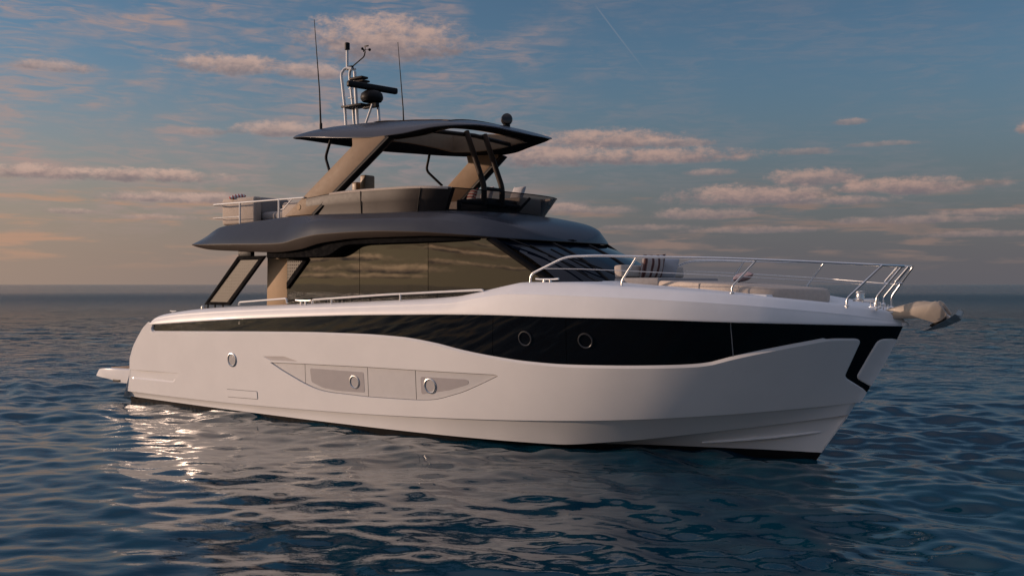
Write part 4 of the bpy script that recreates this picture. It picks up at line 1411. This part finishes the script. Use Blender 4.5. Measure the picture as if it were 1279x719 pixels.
def sunpad():
    """flat pad with a curved front, one mesh"""
    out = [(13.22, -1.02), (14.3, -1.02), (14.95, -.86), (15.32, -.52), (15.48, 0)]
    o2 = arc([(x, y, 0) for x, y in out[1:]], 6)
    half = [np.array([13.22, -1.02, 0])] + list(o2)
    full = half + [p * (1, -1, 1) for p in reversed(half[:-1])]
    c = np.mean(full, 0)
    def zb(x): return float(np.interp(x, [13.2, 15.0, 15.5], [2.565, 2.43, 2.34]))
    def zt(x): return float(np.interp(x, [13.2, 14.2, 15.0, 15.5], [2.685, 2.64, 2.572, 2.552]))
    rings = []
    for k, (ins, f) in enumerate([(.0, 0), (-.012, .15), (-.015, .5), (0, .85), (.03, .97), (.08, 1.0), (.5, 1.02), (.999, 1.03)]):
        ring = []
        for p in full:
            d = c - p
            L = np.linalg.norm(d[:2])
            e_ = p + (d * (ins if ins >= .4 else ins / L))
            ring.append((e_[0], e_[1], zb(p[0]) + (zt(e_[0]) - zb(p[0])) * f))
        rings.append(ring)
    q = MB(); loft(q, rings, close=True, flip=True)
    pad = q.build('sunpad', 'cushion', yacht)
    q = MB()
    for x in (13.9, 14.55):
        tube(q, [(x, -1.037, zb(x) + .01), (x, -1.03, zt(x) - .015)], .006, 5)
    q.build('seam', 'cushion_grey', pad)
    return pad


sunpad()


# ------------------------------------------------------------------ bow: anchor roller, anchor, windlass
q = MB()
out = round_poly([(16.30, 2.14), (16.34, 2.23), (16.84, 2.375), (17.0, 2.352), (17.07, 2.376), (17.12, 2.345), (17.22, 2.20), (17.15, 2.125), (17.06, 2.085), (16.84, 2.15), (16.62, 2.13)], [.01, .015, .04, .01, .01, .01, .015, .015, .015, .05, .03], 3)
for y in (-.13, .10): prism(q, out, y, y + .03, .003); tube(q, [(a_, y + .015, b_ + .004) for a_, b_ in out[2:26]], .011, 6)
prism(q, [(16.34, 2.14), (16.9, 2.16), (17.04, 2.10), (17.1, 2.13), (16.92, 2.20), (16.34, 2.18)], -.11, .11, .004)
rl = q.build('anchor_roller', 'roller', yacht)
q = MB(); lathe(q, [(.001, -.10), (.05, -.10), (.03, 0), (.05, .10), (.001, .10)], (17.10, 0, 2.24), (0, 1, 0), 14); q.build('roller', 'black', rl)
q = MB()
prism(q, round_poly([(16.62, 2.22), (17.05, 2.235), (17.20, 2.16), (17.12, 2.03), (17.18, 2.02), (17.27, 2.15), (17.10, 2.27), (16.62, 2.26)], .02, 3), -.02, .02, .006)
an = q.build('anchor', 'galvanised', yacht)
q = MB()
fl = np.array([[(16.86, 0, 1.955), (16.98, -.10, 2.005), (17.02, -.02, 1.985), (17.02, .02, 1.985), (16.98, .10, 2.005)],
               [(17.02, 0, 1.985), (17.09, -.19, 2.06), (17.14, -.04, 2.02), (17.14, .04, 2.02), (17.09, .19, 2.06)],
               [(17.20, 0, 2.04), (17.22, -.20, 2.13), (17.27, -.05, 2.08), (17.27, .05, 2.08), (17.22, .20, 2.13)],
               [(17.38, 0, 2.13), (17.33, -.13, 2.21), (17.38, -.04, 2.18), (17.38, .04, 2.18), (17.33, .13, 2.21)],
               [(17.41, 0, 2.24), (17.35, -.06, 2.275), (17.40, -.02, 2.25), (17.40, .02, 2.25), (17.35, .06, 2.275)]])
for i in range(4):
    A, B = fl[i], fl[i + 1]
    for j in ((1, 0), (0, 4)):
        q.add([A[j[0]], A[j[1]], B[j[1]], B[j[0]]], [(0, 1, 2, 3)], flat=True)
    for j in ((1, 2), (2, 3), (3, 4)):
        q.add([A[j[0]], B[j[0]], B[j[1]], A[j[1]]], [(0, 1, 2, 3)], flat=True)
q.build('fluke', 'galvanised', an)
q = MB(); prism(q, [(16.96, 2.04), (17.06, 2.01), (17.2, 2.12), (17.14, 2.16)], -.09, .09, .02); q.build('crown', 'black', an)
q = MB()
lathe(q, [(.10, 0), (.10, .03), (.065, .05), (.055, .11), (.075, .13), (.075, .15), (.001, .16)], (15.98, 0, 2.37), (.05, 0, 1), 18)
box(q, (16.12, .02, 2.385), (.22, .16, .06), .02)
q.build('windlass', 'steel', yacht)
q = MB()
for k in range(7):
    x = 16.12 + k * .045
    lathe(q, [(.014, -.01), (.02, 0), (.014, .01)], (x, 0, 2.375 - k * .012), (1, 0, 0) if k % 2 else (0, 1, .2), 8)
q.build('chain', 'steel', yacht)
for (x, y, z) in ((16.26, -.16, 2.29), (16.42, -.10, 2.22)):
    q = MB()
    box(q, (x, y, z), (.16, .07, .035), .012); box(q, (x + .01, y, z + .045), (.05, .05, .07), .015)
    tube(q, [(x - .07, y, z + .01), (x - .07, y, z + .08), (x + .07, y, z + .07), (x + .07, y, z + .01)], .010, 6)
    q.build('bow_fairlead', 'steel', yacht)


# ------------------------------------------------------------------ loose things aboard
def pillow(name, label, m, loc, size, rot, group=None, puff=1.0):
    q = MB()
    n = 22
    A = []
    for i in range(n):
        for j in range(n):
            u, v = -1 + 2 * i / (n - 1), -1 + 2 * j / (n - 1)
            pin = 1 - .07 * (1 - abs(u) ** 2) * abs(v) ** 3
            pin2 = 1 - .07 * (1 - abs(v) ** 2) * abs(u) ** 3
            h = ((1 - abs(u) ** 2.6) * (1 - abs(v) ** 2.6)) ** .55
            A.append((u * size[0] / 2 * pin2, v * size[1] / 2 * pin, h * size[2] / 2 * (1 + .06 * math.sin(5 * u + 3 * v))))
    A = np.array(A)
    q.add(A, grid_faces(n, n)); q.add(A * (1, 1, -1), [tuple(reversed(f)) for f in grid_faces(n, n)])
    o = q.build(name, m)
    mt = Matrix.Translation((OX, OY, 0)) @ Matrix.Rotation(R(-PHI), 4, 'Z') @ Matrix.Translation(loc) @ Matrix.Rotation(R(rot[2]), 4, 'Z') @ Matrix.Rotation(R(rot[1]), 4, 'Y') @ Matrix.Rotation(R(rot[0]), 4, 'X')
    o.matrix_world = mt
    tag(o, label, 'pillow', group)
    return o


# stripes run across the local X axis; rot Y of about -80 stands a pillow up facing forward
pillow('pillow', 'large dark red and cream striped pillow standing against the bow seat backrest', 'stripe', (12.70, -.34, 2.915), (.42, .46, .18), (6, -70, -30))
pillow('pillow', 'plain pale grey pillow beside the big striped pillow on the bow seat', 'linen', (12.74, .06, 2.90), (.40, .44, .17), (-4, -68, -24))
pillow('pillow', 'small flat mauve cushion lying on the bow sunpad', 'mauve', (14.0, .30, 2.74), (.34, .40, .14), (0, -16, 25))
pillow('pillow', 'red and white striped cushion on top of the aft flybridge sofa', 'stripe_red', (3.35, -1.58, 4.475), (.36, .34, .10), (8, -10, 55))
pillow('pillow', 'red striped cushion leaning on the flybridge sofa behind the tinted screen', 'stripe_red', (7.55, 1.15, 4.44), (.34, .36, .14), (0, -70, 60))
pillow('pillow', 'pale mauve cushion in the middle of the flybridge sofa behind the tinted screen', 'linen', (7.95, 1.15, 4.46), (.36, .38, .14), (0, -70, 75))
pillow('pillow', 'pale blue grey cushion farthest forward on the flybridge sofa', 'linen', (8.75, 1.15, 4.42), (.36, .36, .14), (0, -65, 80))
